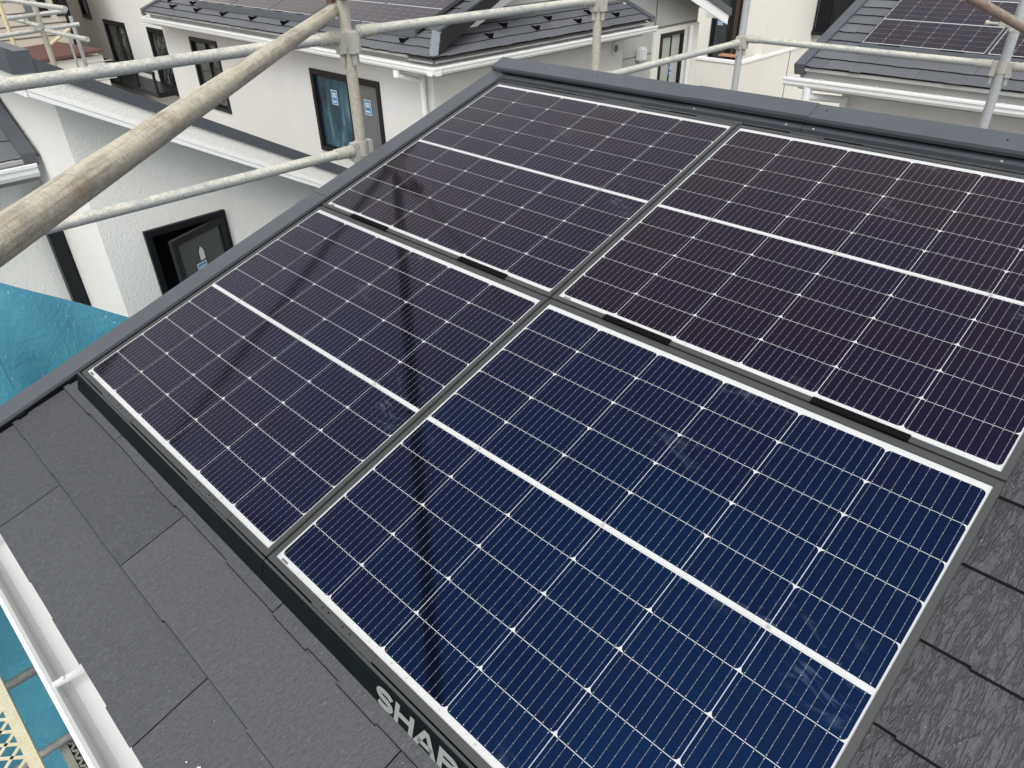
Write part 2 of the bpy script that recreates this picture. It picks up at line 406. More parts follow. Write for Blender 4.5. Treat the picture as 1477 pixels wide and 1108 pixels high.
def window(root, o, a, out, W, H, panes, fw=.05, name='window', mull=None, proud=.025, rec=.03, sills=True, label=None):
    """framed window: o lower-left corner on wall face, a horizontal axis, out outward normal; panes list of (fraction0, fraction1, mat)"""
    o, a, out = V3(o), V3(a), V3(out); z = V3((0, 0, 1))
    fr = MB()
    def bar(x0, x1, z0, z1, d0, d1, m='frame_black'):
        fr.hexa([o+a*x0+z*z0+out*d0, o+a*x1+z*z0+out*d0, o+a*x1+z*z0+out*d1, o+a*x0+z*z0+out*d1,
                 o+a*x0+z*z1+out*d0, o+a*x1+z*z1+out*d0, o+a*x1+z*z1+out*d1, o+a*x0+z*z1+out*d1], m)
    bar(0, W, 0, fw, -.08, proud); bar(0, W, H-fw, H, -.08, proud)
    bar(0, fw, fw, H-fw, -.08, proud); bar(W-fw, W, fw, H-fw, -.08, proud)
    iw = W-2*fw
    win = fr.build(name, 'frame_black', root, org=o)
    if label: win['label'] = label
    for i, (f0, f1, mt) in enumerate(panes):
        x0, x1 = fw+iw*f0, fw+iw*f1
        dd = -.02-(.025 if i % 2 else 0)
        p = MB()
        sw = .028
        for (q0, q1, r0, r1) in ((x0, x1, fw, fw+sw), (x0, x1, H-fw-sw, H-fw), (x0, x0+sw, fw+sw, H-fw-sw), (x1-sw, x1, fw+sw, H-fw-sw)):
            p.hexa([o+a*q0+z*r0+out*(dd-.01), o+a*q1+z*r0+out*(dd-.01), o+a*q1+z*r0+out*(dd+.012), o+a*q0+z*r0+out*(dd+.012),
                    o+a*q0+z*r1+out*(dd-.01), o+a*q1+z*r1+out*(dd-.01), o+a*q1+z*r1+out*(dd+.012), o+a*q0+z*r1+out*(dd+.012)], 'frame_black')
        p.face([o+a*(x0+sw)+z*(fw+sw)+out*dd, o+a*(x1-sw)+z*(fw+sw)+out*dd, o+a*(x1-sw)+z*(H-fw-sw)+out*dd, o+a*(x0+sw)+z*(H-fw-sw)+out*dd], mt)
        p.build('pane', mt, win, org=o)
    return win
def sticker(win, c, a, up, out, w_, h_):
    c, a, up, out = V3(c), V3(a), V3(up), V3(out); s = MB()
    def q(x0, x1, y0, y1, d, mt): s.face([c+a*x0+up*y0+out*d, c+a*x1+up*y0+out*d, c+a*x1+up*y1+out*d, c+a*x0+up*y1+out*d], mt)
    q(-w_/2, w_/2, -h_/2, h_/2, 0, 'tag_white'); q(-w_*.44, w_*.44, -h_*.46, h_*.46, .001, 'tag_blue')
    q(-w_*.3, w_*.3, h_*.02, h_*.30, .002, 'tag_white'); q(-w_*.3, w_*.3, -h_*.32, -h_*.24, .002, 'tag_white')
    for k in (-1, 0, 1): q(w_*.2*k-w_*.05, w_*.2*k+w_*.05, h_*.07, h_*.25, .003, 'tag_blue')
    return s.build('sticker', 'tag_white', win, org=c)

# gutter profile (a outward, b up); a=0 at wall side, rim at a=.11
GUT = [(0, .0), (0, .075), (.004, .075), (.004, .036), (.070, .032), (.074, .027), (.088, .027), (.098, .080), (.106, .084), (.114, .078), (.114, .060), (.104, .052), (.104, .022), (.088, -.004), (.02, -.004)]
def gutter(root, o, along, out, length, hangers=.6, start=.3):
    mb = MB(); mb.prism(GUT, o, out, (0, 0, 1), along, length, 'white_vinyl')
    gt = part(mb, 'gutter', 'white_vinyl', root)
    x = start
    o, along, out = V3(o), V3(along), V3(out); z = V3((0, 0, 1))
    while x < length:
        h = MB(); c = o+along*x
        h.hexa([c+out*(-.03)+z*.070, c+out*.1+z*.076, c+out*.1+z*.076+along*.013, c+out*(-.03)+z*.070+along*.013,
                c+out*(-.03)+z*.078, c+out*.1+z*.0845, c+out*.1+z*.0845+along*.013, c+out*(-.03)+z*.078+along*.013])
        h.tube(c+out*.08+along*.0065+z*.084, c+out*.08+along*.0065+z*.088, .004, 8)
        h.build('gutter_bracket', 'white_vinyl', gt, org=parent_loc(root)); x += hangers
    return gt

X_, Y_, Z_ = V3((1, 0, 0)), V3((0, 1, 0)), V3((0, 0, 1))
AU, AV, AN = RP(1, 0, 0), RP(0, 1, 0), RP(0, 0, 1)

# ================================================================== our house
HN = -.05                    # slate surface below panel glass
house = empty('house', (0.0, 0.2, GZ), 'house in the foreground whose dark slate roof carries the four large solar panels', 'house')
EX = .1777
V0 = -.262-EX
sf = slate_field(None, None, None, None, 15, EX, .884, lambda v: (-.115, 4.6), seed=3, butt=.0085,
                 offs={0: .324, 1: .766, 2: .324, 3: .766, 4: 2.362-.884*2, 5: .40, 6: .25, 7: .7, 8: .33, 9: .8, 10: .1, 11: .6, 12: .3, 13: .78, 14: .2})
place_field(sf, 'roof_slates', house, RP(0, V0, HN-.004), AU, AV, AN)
def rbox(mb, u0, u1, v0, v1, n0, n1, mat=None):
    mb.hexa([RP(u0, v0, n0), RP(u1, v0, n0), RP(u1, v1, n0), RP(u0, v1, n0), RP(u0, v0, n1), RP(u1, v0, n1), RP(u1, v1, n1), RP(u0, v1, n1)], mat)
# verge flashing on the left edge
vg = MB(); rbox(vg, -.195, -.098, V0-.012, 2.135, HN-.10, HN+.022)
vg.build('verge_trim', 'dark_metal', house, org=house.location, bevel=.004)
vj = MB()
for vv in (1.05,): rbox(vj, -.197, -.096, vv, vv+.012, HN-.10, HN+.0245)
vj.build('verge_joint', 'dark_metal', house, org=house.location)
vk = MB(); rbox(vk, -.0979, -.0925, V0, 2.03, HN-.004, HN+.013)  # black strip along the verge's inner edge, with tabs at each course
for i in range(14): rbox(vk, -.0924, -.083, V0+.02+i*EX, V0+.05+i*EX, HN-.004, HN+.0125)
vk.build('verge_black_strip', 'bracket_black', house, org=house.location)
# ridge: lower flashing, raised ventilated cap, screws
VR = 2.14
fl = MB()
for a, b in ((-.10, .845), (.848, 1.29), (1.293, 4.6)):
    rbox(fl, a, b, 2.060, VR-.005, HN-.004, HN+.016+(.002 if a > .8 else 0))
ridge_fl = fl.build('ridge_flashing', 'dark_metal', house, org=house.location)
cp = MB()
for i, (a, b) in enumerate(((-.165, .862), (.852, 1.305), (1.295, 4.6))):
    e = .003*(i % 2)
    cp.prism([(2.072, -.006+e), (2.076, -.018), (2.090, -.018), (2.090, -.010), (VR+.01, -.004), (VR+.03, -.05), (VR+.035, -.05), (VR+.012, .009+e), (2.074, .004+e)], RP(0, 0, 0)+AU*a, AV, AN, AU, b-a, 'dark_metal')
cp2 = MB()
ridge_cap = cp.build('ridge_cap', 'dark_metal', house, org=house.location)
vt = MB(); rbox(vt, -.13, 4.6, 2.094, VR, HN, -.012); vt.build('ridge_vent', 'bracket_black', house, org=house.location)
sc = MB()
for u, v in ((.90, 2.12), (1.26, 2.12), (1.345, 2.12), (1.87, 2.115), (.40, 2.12), (.12, 2.12)):
    sc = MB(); sc.tube(RP(u, v, .004), RP(u, v, .0075), .003, 8); sc.build('cap_screw', 'bracket_black', ridge_cap, org=house.location)
sc = MB()
for u in (.88, 1.235, 1.33, 1.88, 2.4):
    sc = MB(); sc.tube(RP(u, 2.068, HN+.012), RP(u, 2.068, HN+.0195), .004, 8); sc.build('flashing_screw', 'tube_zinc', ridge_fl, org=house.location)
# other side of the roof, eaves board, walls, gutter
bk = MB()
r0 = RP(-.19, VR, HN); 
bk.hexa([V3((-.19, r0.y, r0.z-.12)), V3((4.6, r0.y, r0.z-.12)), V3((4.6, r0.y+2.0, r0.z-.74)), V3((-.19, r0.y+2.0, r0.z-.74)),
         V3((-.19, r0.y, r0.z-.01)), V3((4.6, r0.y, r0.z-.01)), V3((4.6, r0.y+2.0, r0.z-.63)), V3((-.19, r0.y+2.0, r0.z-.63))])
bk.build('roof_slope', 'slate_far', house, org=house.location)
eb = MB(); rbox(eb, -.16, 4.6, V0+.03, 2.1, HN-.12, HN-.009)
eb.build('roof_deck', 'soffit_grey', house, org=house.location)
ep = RP(0, V0, HN)
wl = MB()
def house_box(mb, x0, x1, y0, y1, z0, z1, mat): mb.box(x0, x1, y0, y1, z0, z1, mat)
house_box(wl, -.02, 4.5, -.02, 4.02, GZ, -.20, 'stucco_warm')
wl.build('wall', 'stucco_warm', house, org=house.location)
gb = MB()   # gable triangle infill
gb.poly([(-.02, -.02, -.2), (-.02, 4.02, -.2), (-.02, 2.1, .40), (.1, -.02, -.2), (.1, 4.02, -.2), (.1, 2.1, .40)], [(0, 1, 2), (5, 4, 3), (0, 2, 5, 3), (1, 4, 5, 2)], 'stucco_warm')
gb.build('gable', 'stucco_warm', house, org=house.location)
fb = MB(); fb.box(-.15, 4.6, ep.y+.045, ep.y+.07, ep.z-.24, ep.z-.03); fb.build('fascia', 'white_paint', house, org=house.location)
gutter(house, (-.17, ep.y+.04, ep.z-.115), X_, -Y_, 4.7, .62, .45)
sp = MB()
for (u, v, s_) in ((2.33, .36, .0035), (1.36, -.36, .004), (1.33, -.372, .002)):
    sp = MB(); sp.poly([RP(u-s_, v-s_*.7, HN+.0065), RP(u+s_, v-s_, HN+.0065), RP(u+s_*.6, v+s_, HN+.0065), RP(u, v, HN+.0095)], [(0, 1, 3), (1, 2, 3), (2, 0, 3)], 'white_paint')
    sp.build('paint_fleck', 'white_paint', house, org=house.location)

# ================================================================== solar panels
PW, PH, GU, GV = 1.10, .9537, .0398, .0413
MIDV = PH/2
CW, CH = 1.0985/6, .0917
def make_cells():
    mb = MB(); rnd = random.Random(5)
    mb.face([(-.004, -.002, 0), (PW+.004, -.002, 0), (PW+.004, PH+.002, 0), (-.004, PH+.002, 0)], 'backsheet')
    x00 = (PW-6*CW)/2; gx, gy, ch = .0008, .0007, .0080
    for half in (0, 1):
        for r in range(5):
            y0 = (MIDV+.0058+r*CH) if half else (MIDV-.0058-(r+1)*CH)
            y0 += gy*.5; y1 = y0+CH-gy*2
            for c in range(6):
                a, b = x00+c*CW+gx, x00+(c+1)*CW-gx
                if half: pts = [(a, y0), (b, y0), (b, y1-ch), (b-ch*.35, y1-ch*.3), (b-ch, y1), (a+ch, y1), (a+ch*.35, y1-ch*.3), (a, y1-ch)]
                else: pts = [(a, y1), (a, y0+ch), (a+ch*.35, y0+ch*.3), (a+ch, y0), (b-ch, y0), (b-ch*.35, y0+ch*.3), (b, y0+ch), (b, y1)]
                mb.face([(x, y, .0005) for x, y in pts], 'cell', rnd.random())
                for k in range(10):
                    x = a+(b-a)*(k+.5)/10; hw = .00040
                    ya, yb = y0+.003, y1-.003
                    mb.face([(x-hw, ya, .001), (x+hw, ya, .001), (x+hw, yb, .001), (x-hw, yb, .001)], 'busbar')
                    for q in range(6):
                        yc = ya+(yb-ya)*q/5; e = .0006 if q not in (0, 5) else .0010
                        mb.face([(x-e, yc, .0012), (x, yc-e*1.2, .0012), (x+e, yc, .0012), (x, yc+e*1.2, .0012)], 'backsheet')
    # bus ribbon marks along the centre bar and the lower margin, serial sticker
    for c in range(1, 6, 2):
        x = x00+c*CW; mb.face([(x-.004, MIDV-.003, .001), (x+.004, MIDV-.003, .001), (x+.004, MIDV+.003, .001), (x-.004, MIDV+.003, .001)], 'ribbon_mark')
    mb.face([(.02, MIDV-.0042, .0006), (PW-.03, MIDV-.0042, .0006), (PW-.03, MIDV-.0037, .0006), (.02, MIDV-.0037, .0006)], 'ribbon_mark')
    for k in range(46):
        x = .03+k*.0232; w_ = rnd.uniform(.002, .006)
        if rnd.random() < .75: mb.face([(x, .0045, .0006), (x+w_, .0045, .0006), (x+w_, .0075, .0006), (x, .0075, .0006)], 'ribbon_mark' if rnd.random() < .3 else 'busbar_mark')
    for k in range(9):
        x = .014+k*.0026; mb.face([(x, .001, .0008), (x+.0013, .001, .0008), (x+.0013, .0065, .0008), (x, .0065, .0008)], 'frame_black')
    return mb
simple('busbar_mark', (.58, .60, .60), .3, var=.1)
cells_mb = make_cells()
LIP = .0030
def make_frame():
    mb = MB()
    fu, fv0, fv1 = .0165, .0165, .0235
    mb.box(-fu, -.0035, -fv0, PH+.012, -.042, LIP); mb.box(PW+.0035, PW+fu, -fv0, PH+.012, -.042, LIP)
    mb.box(-.0035, PW+.0035, -fv0, -.0015, -.042, LIP); mb.box(-.0035, PW+.0035, PH+.0015, PH+.0125, -.042, LIP)
    mb.box(-fu, PW+fu, PH+.0125, PH+fv1-.002, -.042, LIP-.0028)
    return mb
def make_panel(label, front=False):
    root = empty('solar_panel', (0, 0, 0), label, 'solar panel', 'large solar panels on the slate roof')
    c = cells_mb.build('cell_sheet', 'cell', root, local=True)
    f = make_frame().build('frame', 'alu_frame', root, local=True, bevel=.0007)
    for u in (.165, .735):
        b = MB()
        if not front:
            b.box(u, u+.205, -.0195, -.0012, -.02, LIP+.0035)
            b.build('bracket', 'bracket_black', root, local=True, bevel=.0008)
        else:
            b.box(u, u+.205, -.0195, -.004, -.012, LIP+.0016)
            for q in (.03, .05, .10, .125): b.tube((u+q, -.009, LIP), (u+q, -.009, LIP+.0019), .0022, 8, 'bracket_black')
            b.build('bracket', 'alu_frame', root, local=True)
    return root
def skirt(root, u0, u1, text):
    mb = MB()
    prof = [(-.0180, -.004), (-.0190, .0002), (-.0215, .0016), (-.0260, .0014), (-.0272, -.0018), (-.0300, -.0020), (-.0325, -.0048), (-.0330, -.0062), (-.0597, -.0495), (-.0600, -.0530), (-.0560, -.0530), (-.0290, -.0070), (-.0240, -.0060)]
    mb.prism(prof, (u0, 0, 0), Y_, Z_, X_, u1-u0, 'skirt_green')
    o = mb.build('front_skirt', 'skirt_green', root, local=True)
    ed = MB(); ed.box(u0, u1, -.0262, -.0205, .0012, .0019); ed.build('skirt_edge', 'alu_frame', o, local=True)
    if text:
        L = MB()
        a = V3((0, -.0330, -.0062)); d = V3((0, -.0270, -.0438)); nn = V3((0, -.85, .526)).normalized()*.0009
        def P(x, y): return V3((x, 0, 0))+a+d*(1-y)+nn      # y 0..1 up the face
        def q(pts): L.face([P(x, y) for x, y in pts])
        y0, y1 = .075, .955; hh = y1-y0
        def stroke(pl, w_):   # thick polyline in (x in m, y in face units); w in metres
            ky = .0516
            pp = [V3((x, y*ky, 0)) for x, y in pl]; Ls, Rs = [], []
            for i, p in enumerate(pp):
                t = ((pp[min(i+1, len(pp)-1)]-pp[max(i-1, 0)])).normalized(); n = V3((-t.y, t.x, 0))*w_/2
                Ls.append(p+n); Rs.append(p-n)
            for i in range(len(pp)-1): q([(v.x, v.y/ky) for v in (Ls[i], Rs[i], Rs[i+1], Ls[i+1])])
        st_ = .0118
        # S
        cx_, rx = 1.5695-u0s, .0205; sv = .0515
        pl = []
        top, bot = y1-st_/2/sv, y0+st_/2/sv; mid = (top+bot)/2; ry = (top-mid)/2
        for k in range(15): th = math.radians(18+k*(252-18)/14); pl.append((cx_+rx*math.cos(th), top-ry+ry*math.sin(th)))
        for k in range(15): th = math.radians(72-k*(252-18)/14+18); pl.append((cx_+rx*math.cos(th), bot+ry+ry*math.sin(th)))
        stroke(pl, st_)
        def R(x0, x1, ya, yb): q([(x0-u0s, ya), (x1-u0s, ya), (x1-u0s, yb), (x0-u0s, yb)])
        R(1.600, 1.6122, y0, y1); R(1.6420, 1.6542, y0, y1); R(1.6122, 1.6420, .42, .42+st_/.0515)      # H
        def Q(*pts): q([(x-u0s, y) for x, y in pts])
        Q((1.6560, y0), (1.6700, y0), (1.6940, y1), (1.6810, y1)); Q((1.7060, y0), (1.7200, y0), (1.6950, y1), (1.6870, y1-.18)); R(1.6680, 1.7080, .22, .22+.2)   # A
        for base, leg in ((1.7225, True), (1.7830, False)):      # R, P
            R(base, base+.0122, y0, y1)
            pl = [(base+.012-u0s, y1-st_/2/sv), (base+.032-u0s, y1-st_/2/sv)]
            ym = .40+st_/2/sv; yc = (y1-st_/2/sv+ym)/2; r_ = (y1-st_/2/sv-ym)/2
            for k in range(1, 9): th = math.radians(90-k*180/9); pl.append((base+.032+.0145*math.cos(th)-u0s, yc+r_*math.sin(th)))
            pl += [(base+.032-u0s, ym), (base+.012-u0s, ym)]
            stroke(pl, st_)
            if leg: Q((base+.024, .45), (base+.038, .45), (base+.055, y0), (base+.040, y0))
        tag(L.build('lettering', 'lettering_grey', o, local=True), 'grey capital letters on the dark front strip')
    return o
u0s = PW+GU
panels = {}
spec = {'A': (0, 0, 'solar panel at front left whose dark plain front strip ends by the roof verge', True),
        'C': (1, 0, 'bluest and nearest solar panel with grey capital letters on its front strip', True),
        'B': (0, 1, 'solar panel at the rear beside the left verge, smallest looking of the four large ones', False),
        'D': (1, 1, 'brownish black solar panel under the ridge, partly cut off on the right', False)}
for k, (i, j, lab, fr) in spec.items():
    r = make_panel(lab, fr) if k != 'D' else None
    if k == 'D':
        r = copy_tree(panels['B']); r['label'] = lab
    r.location = RP(i*(PW+GU), j*(PH+GV), 0); r.rotation_euler = (PITCH, 0, 0)
    panels[k] = r
for k, v in (('A', .63), ('B', .56), ('C', .69), ('D', .41)): children(panels[k])[0].color = (v, v, v, 1)
skirt(panels['A'], -.028, PW+GU/2-.0015, False)
skirt(panels['C'], -GU/2+.0015, PW+.018, True)

# ================================================================== scaffold
TR = .0243
def pipe(name, a, b, r, mat, label, group, cat='scaffold pole', ends=None):
    a, b = V3(a), V3(b); d = b-a; L = d.length
    mb = MB(); mb.tube((0, 0, 0), (0, 0, L), r, 28, mat)
    o = mb.build(name, mat, smooth=True); o.location = a; o.rotation_euler = d.to_track_quat('Z', 'Y').to_euler()
    if ends:
        for z in ends:
            e = MB()
            if z < L/2: e.tube((0, 0, z-.012), (0, 0, z+.065), r*1.16, 24); 
            else: e.tube((0, 0, z-.065), (0, 0, z+.012), r*1.16, 24)
            e.tube((0, 0, z-.02), (0, 0, z-.011), r*1.28, 24); e.tube((0, 0, z+.011), (0, 0, z+.02), r*1.28, 24)
            e.build('end_fitting', 'coupler_zinc', o, local=True, smooth=True)
    return tag(o, label, cat, group)
def pocket(post, zc, dirs, r):
    """wedge pocket collar of a post at height zc (post local z) with boxes towards dirs"""
    mb = MB(); mb.tube((0, 0, zc-.035), (0, 0, zc+.035), r*1.2, 24)
    for dx, dy in dirs:
        d = V3((dx, dy, 0)).normalized(); t = V3((-d.y, d.x, 0))
        for (z0, z1, k0, k1, hw) in ((-.055, .030, r*.9, r*2.15, .020), (-.10, -.055, r*1.2, r*1.8, .010)):
            mb.hexa([d*k0-t*hw+Z_*(zc+z0), d*k1-t*hw+Z_*(zc+z0), d*k1+t*hw+Z_*(zc+z0), d*k0+t*hw+Z_*(zc+z0),
                     d*k0-t*hw+Z_*(zc+z1), d*k1-t*hw+Z_*(zc+z1), d*k1+t*hw+Z_*(zc+z1), d*k0+t*hw+Z_*(zc+z1)])
    o = mb.build('wedge_pocket', 'coupler_zinc', post, local=True, smooth=False, bevel=.003)
    return o
def upright(p, top, r, mat, label):
    a = V3((p[0], p[1], GZ)); o = pipe('scaffold_post', a, (p[0], p[1], top), r, mat, label, 'scaffold posts round the roof')
    o.rotation_euler = (0, 0, 0)
    return o
P1 = onX(508, 110, -.50); P2 = onX(860.5, 60, -.50); P3 = onX(1069, 60, -.50); P4 = onY(1440, 116, P3.y)
p1 = upright(P1, 2.0, TR, 'tube_post', 'beige scaffold post in front of the two-sash teal window')
p2 = upright(P2, 2.0, TR, 'tube_post', 'thin beige scaffold post rising behind the ridge before the snow-guarded roof')
p3 = upright(P3, 2.0, TR, 'tube_zinc', 'grey scaffold post at the far corner before the tall dark balcony door')
p4 = upright(P4, 2.0, TR*1.12, 'tube_zinc', 'pale zinc scaffold post on the right before the roof with brown solar panels')
p0 = upright(V3((-.5, P1.y-1.8, 0)), 2.0, TR, 'tube_post', 'scaffold post at the near end of the two left guard rails, outside the verge')
ZR, ZL = .765, .305
pocket(p0, ZR-GZ, ((0, 1), (0, -1)), TR); pocket(p0, ZL-GZ, ((0, 1), (0, -1)), TR)
for post, z_, ds in ((p1, ZR-.01, ((0, -1), (0, 1), (1, 0))), (p1, ZL, ((0, -1), (0, 1))), (p2, ZR, ((0, -1), (0, 1), (1, 0))), (p2, .345, ((0, 1), (0, -1))), (p3, .37, ((0, -1), (1, 0), (0, 1))), (p4, .37, ((-1, 0), (1, 0)))):
    pocket(post, z_-GZ, ds, TR if post is not p4 else TR*1.12)
e = MB()
for z_ in (.42, .47, .72): e.tube((.0, -TR-.001, z_-GZ), (.0, -TR+.002, z_-GZ), .006, 10, 'tube_dark')
RR = .0213
def rail(a, b, label, mat='tube_rail', r=RR, ends=True):
    L = (V3(b)-V3(a)).length
    return pipe('scaffold_rail', a, b, r, mat, label, 'scaffold guard rails', 'scaffold rail', (.0+.03, L-.03) if ends else None)
gp = .045
rail((-.5, P1.y-1.8+gp, ZR), (-.5, P1.y-gp, ZR), 'dusty grey guard rail crossing the upper left houses into the beige post')
rail((-.5, P1.y+gp, ZR+.012), (-.5, P2.y-gp, ZR+.002), 'pale guard rail between the two beige posts, upper one')
rail((-.5, P1.y-1.8+gp, ZL+.004), (-.5, P1.y-gp, ZL-.004), 'lower guard rail passing under the thick worn pole on the left')
rail((-.5, P2.y+gp, .353), (-.5, P3.y-gp, .358), 'short guard rail sloping up behind the ridge to the grey corner post')
rail((-.5, P2.y+gp, ZR), (-.5, P3.y-gp, ZR), 'guard rail above the behind-ridge rail near the picture top')
rail((P3.x+gp, P3.y, .385), (P4.x-.05, P4.y, .378), 'cream guard rail in front of the small right slate roof')
rail((P4.x+.05, P4.y, .378), (P4.x+2.2, P4.y, .37), 'guard rail stub leaving the zinc post at the right edge')
# thick worn pole, horizontal, crossing the corner just left of the viewer
a = V3((1.282, -.273, .872)); b = P1+V3((-.055, -.01, .86-P1.z)); d = (a-b).normalized()
wp = pipe('scaffold_pole', b-d*.02, a+d*.9, TR*1.02, 'tube_worn', 'thick worn brown-stained pole running diagonally in the upper left foreground', None)
# rust coupler joining the worn pole and the post
cpl = MB()
cz = .935
cpl.tube(P1+V3((0, 0, cz-P1.z-.03)), P1+V3((0, 0, cz-P1.z+.03)), TR*1.22, 24)
c0 = P1+V3((0, 0, cz-P1.z))
def obox(mb, c, ax, ay, az, sx, sy, sz, mat=None):
    c, ax, ay, az = V3(c), V3(ax).normalized(), V3(ay).normalized(), V3(az).normalized()
    mb.hexa([c+ax*i*sx+ay*j*sy+az*k*sz for k in (-1, 1) for i, j in ((-1, -1), (1, -1), (1, 1), (-1, 1))], mat)
cpl.tube(c0+V3((-.08, -.06, -.012)), c0+V3((.045, -.012, -.012)), .007, 10)
cpl.tube(c0+V3((.030, -.022, -.018)), c0+V3((.052, -.03, -.018)), .017, 6)
cpl.tube(c0+V3((.036, .016, .008)), c0+V3((.058, .016, .008)), .014, 6)
obox(cpl, c0+V3((.036, -.008, .014)), (1, 0, 0), (0, 1, 0), (0, 0, 1), .010, .022, .014)
obox(cpl, c0+V3((-.046, -.025, -.020)), (1, .6, 0), (-.6, 1, 0), (0, 0, 1), .012, .022, .026)
tag(cpl.build('pipe_coupler', 'coupler_rust', bevel=.002), 'rust brown clamp holding the worn pole to the beige post', 'pipe clamp')
# rusty brace and coupler at right
a = at(1395, -6, 3.75); b = at(1530, 70, 3.95)
pipe('scaffold_brace', a, b, TR, 'tube_rust', 'short rusty brown pole slanting across the top right corner', None)
cl = MB(); c0 = at(1452, 32, 4.05)
obox(cl, c0, (1, 0, 0), (0, 1, 0), (0, 0, 1), .03, .02, .025); cl.tube(c0+V3((-.1, .0, -.01)), c0+V3((.06, -.02, -.01)), .008, 8); cl.tube(c0+V3((-.105, .0, -.01)), c0+V3((-.085, 0, -.01)), .014, 6)
obox(cl, c0+V3((.06, -.03, -.03)), (1, .3, 0), (-.3, 1, 0), (0, 0, 1), .03, .015, .012)
tag(cl.build('pipe_coupler', 'coupler_zinc', bevel=.002), 'grey clamp under the rusty brown pole at top right', 'pipe clamp')

# lower scaffold seen past the gutter: tubes along the net, tan mesh deck, darker deck below
for i, (y0, y1, z_, lab) in enumerate(((-1.4, 2.6, -1.955, 'dark pipe crossing the blue net below the gutter, upper one'), (-1.4, 2.6, -2.515, 'dark pipe crossing the blue net below the gutter, lower one'))):
    pipe('scaffold_rail', (-1.0, y0, z_), (-1.0, y1, z_), TR, 'tube_dark', lab, 'dark pipes below the gutter', 'scaffold rail')
def deck(name, x0, x1, y0, y1, z_, mat, label, cell=(.075, .042), debris=False):
    root = empty(name, ((x0+x1)/2, (y0+y1)/2, z_), label, 'scaffold deck')
    fr = MB()
    for (a0, a1, b0, b1) in ((x0, x1, y0, y0+.04), (x0, x1, y1-.04, y1), (x0, x0+.05, y0+.04, y1-.04), (x1-.05, x1, y0+.04, y1-.04)): fr.box(a0, a1, b0, b1, z_-.05, z_+.004)
    part(fr, 'frame', mat, root)
    ms = MB(); cw, ch = cell; t = .013
    nx, ny = int((x1-x0-.08)/cw), max(1, int((y1-y0-.06)/ch))
    for i in range(nx+1):
        for j in range(ny):
            xx = x0+.05+i*cw+(cw/2 if j % 2 else 0); yy = y0+.04+j*ch
            for s_ in (-1, 1):
                a = V3((xx, yy, z_)); b = V3((xx+s_*cw/2, yy+ch, z_))
                if not (x0+.03 < b.x < x1-.03) or b.y > y1-.03: continue
                dd = (b-a).normalized(); n = V3((-dd.y, dd.x, 0))*t/2
                ms.hexa([a-n-Z_*.004, b-n-Z_*.004, b+n-Z_*.004, a+n-Z_*.004, a-n, b-n, b+n, a+n])
    part(ms, 'mesh_panel', mat, root)
    return root
pz = -1.5
e0 = onZ(0, 985, pz); e1 = onZ(50, 1095, pz)
deck('scaffold_deck', -1.6, .0, e0.y-.40, (e0.y+e1.y)/2+.012, pz, 'plank_tan', 'tan diamond-mesh scaffold deck at the bottom left corner')
q0 = onZ(75, 1075, -2.6)
deck('scaffold_deck', q0.x, q0.x+1.8, q0.y+.02, q0.y+.42, -2.6, 'plank_dark', 'dark mesh scaffold deck littered with rubble, seen below the white gutter', (.06, .034))
# rubble lying on a board under the lower deck mesh
bd = MB(); bd.box(q0.x+.03, q0.x+1.8, q0.y+.05, q0.y+.40, -2.68, -2.66)
tag(bd.build('toe_board', 'plank_dark'), 'dark board under the littered mesh deck below the gutter', 'board')
rnd = random.Random(11)
def rock(c, s_, mat, label, grp='rubble pieces on the lower deck'):
    bm = bmesh.new(); bmesh.ops.create_icosphere(bm, subdivisions=2, radius=s_)
    for v in bm.verts: v.co *= rnd.uniform(.75, 1.15); v.co.z *= .6
    me = bpy.data.meshes.new('rubble'); bm.to_mesh(me); bm.free(); me.materials.append(MATS[mat])
    o = bpy.data.objects.new('rubble', me); COL.objects.link(o); o.location = c
    return tag(o, label, 'rubble', grp)
for i in range(16):
    x, y = q0.x+.08+rnd.random()*.5, q0.y+.08+rnd.random()*.28
    rock((x, y, -2.595+.012), rnd.uniform(.012, .032), rnd.choice(('concrete', 'concrete', 'coupler_rust', 'tag_white')), 'small broken piece of rubble on the dark mesh deck')

# ================================================================== blue net on the outer scaffold face
def sheet(name, grid, mat, label, thick=.0):
    mb = MB(); nu = len(grid[0])
    vs_ = [p for row in grid for p in row]
    mb.poly(vs_, [(i*nu+j, i*nu+j+1, (i+1)*nu+j+1, (i+1)*nu+j) for i in range(len(grid)-1) for j in range(nu-1)])
    return mb.build(name, mat, smooth=True)
XN = -1.1
t0 = onX(0, 408, XN); t1 = onX(188, 458, XN)
def topz(y):
    if y <= t1.y: k = (y-t0.y)/(t1.y-t0.y); return t0.z+(t1.z-t0.z)*k
    return t1.z+(y-t1.y)*-.55
grid = []
NV, NU = 60, 70
ys = [-.10+i*(2.6)/NU for i in range(NU+1)]
for j in range(NV+1):
    row = []
    for y in ys:
        zt = max(topz(y), -1.3); k = j/NV; z = zt+(GZ+.4-zt)*k**1.4
        fold = .05*math.sin(5.2*y+1.3*z)+.03*math.sin(11*y-3*z+1)+.018*math.sin(23*y+6*z)
        row.append((XN+fold*(.3+min(1, k*5)*.7)-.02+.10*math.sin(min(1, k*3)*3.1), y, z))
    grid.append(row)
n1 = sheet('safety_net', grid, 'net_blue', '')
tag(n1, 'bright blue mesh sheet drooping beside the left verge', 'safety net', 'blue scaffold sheets')
grid = []
ys = [-2.4+i*2.37/50 for i in range(51)]
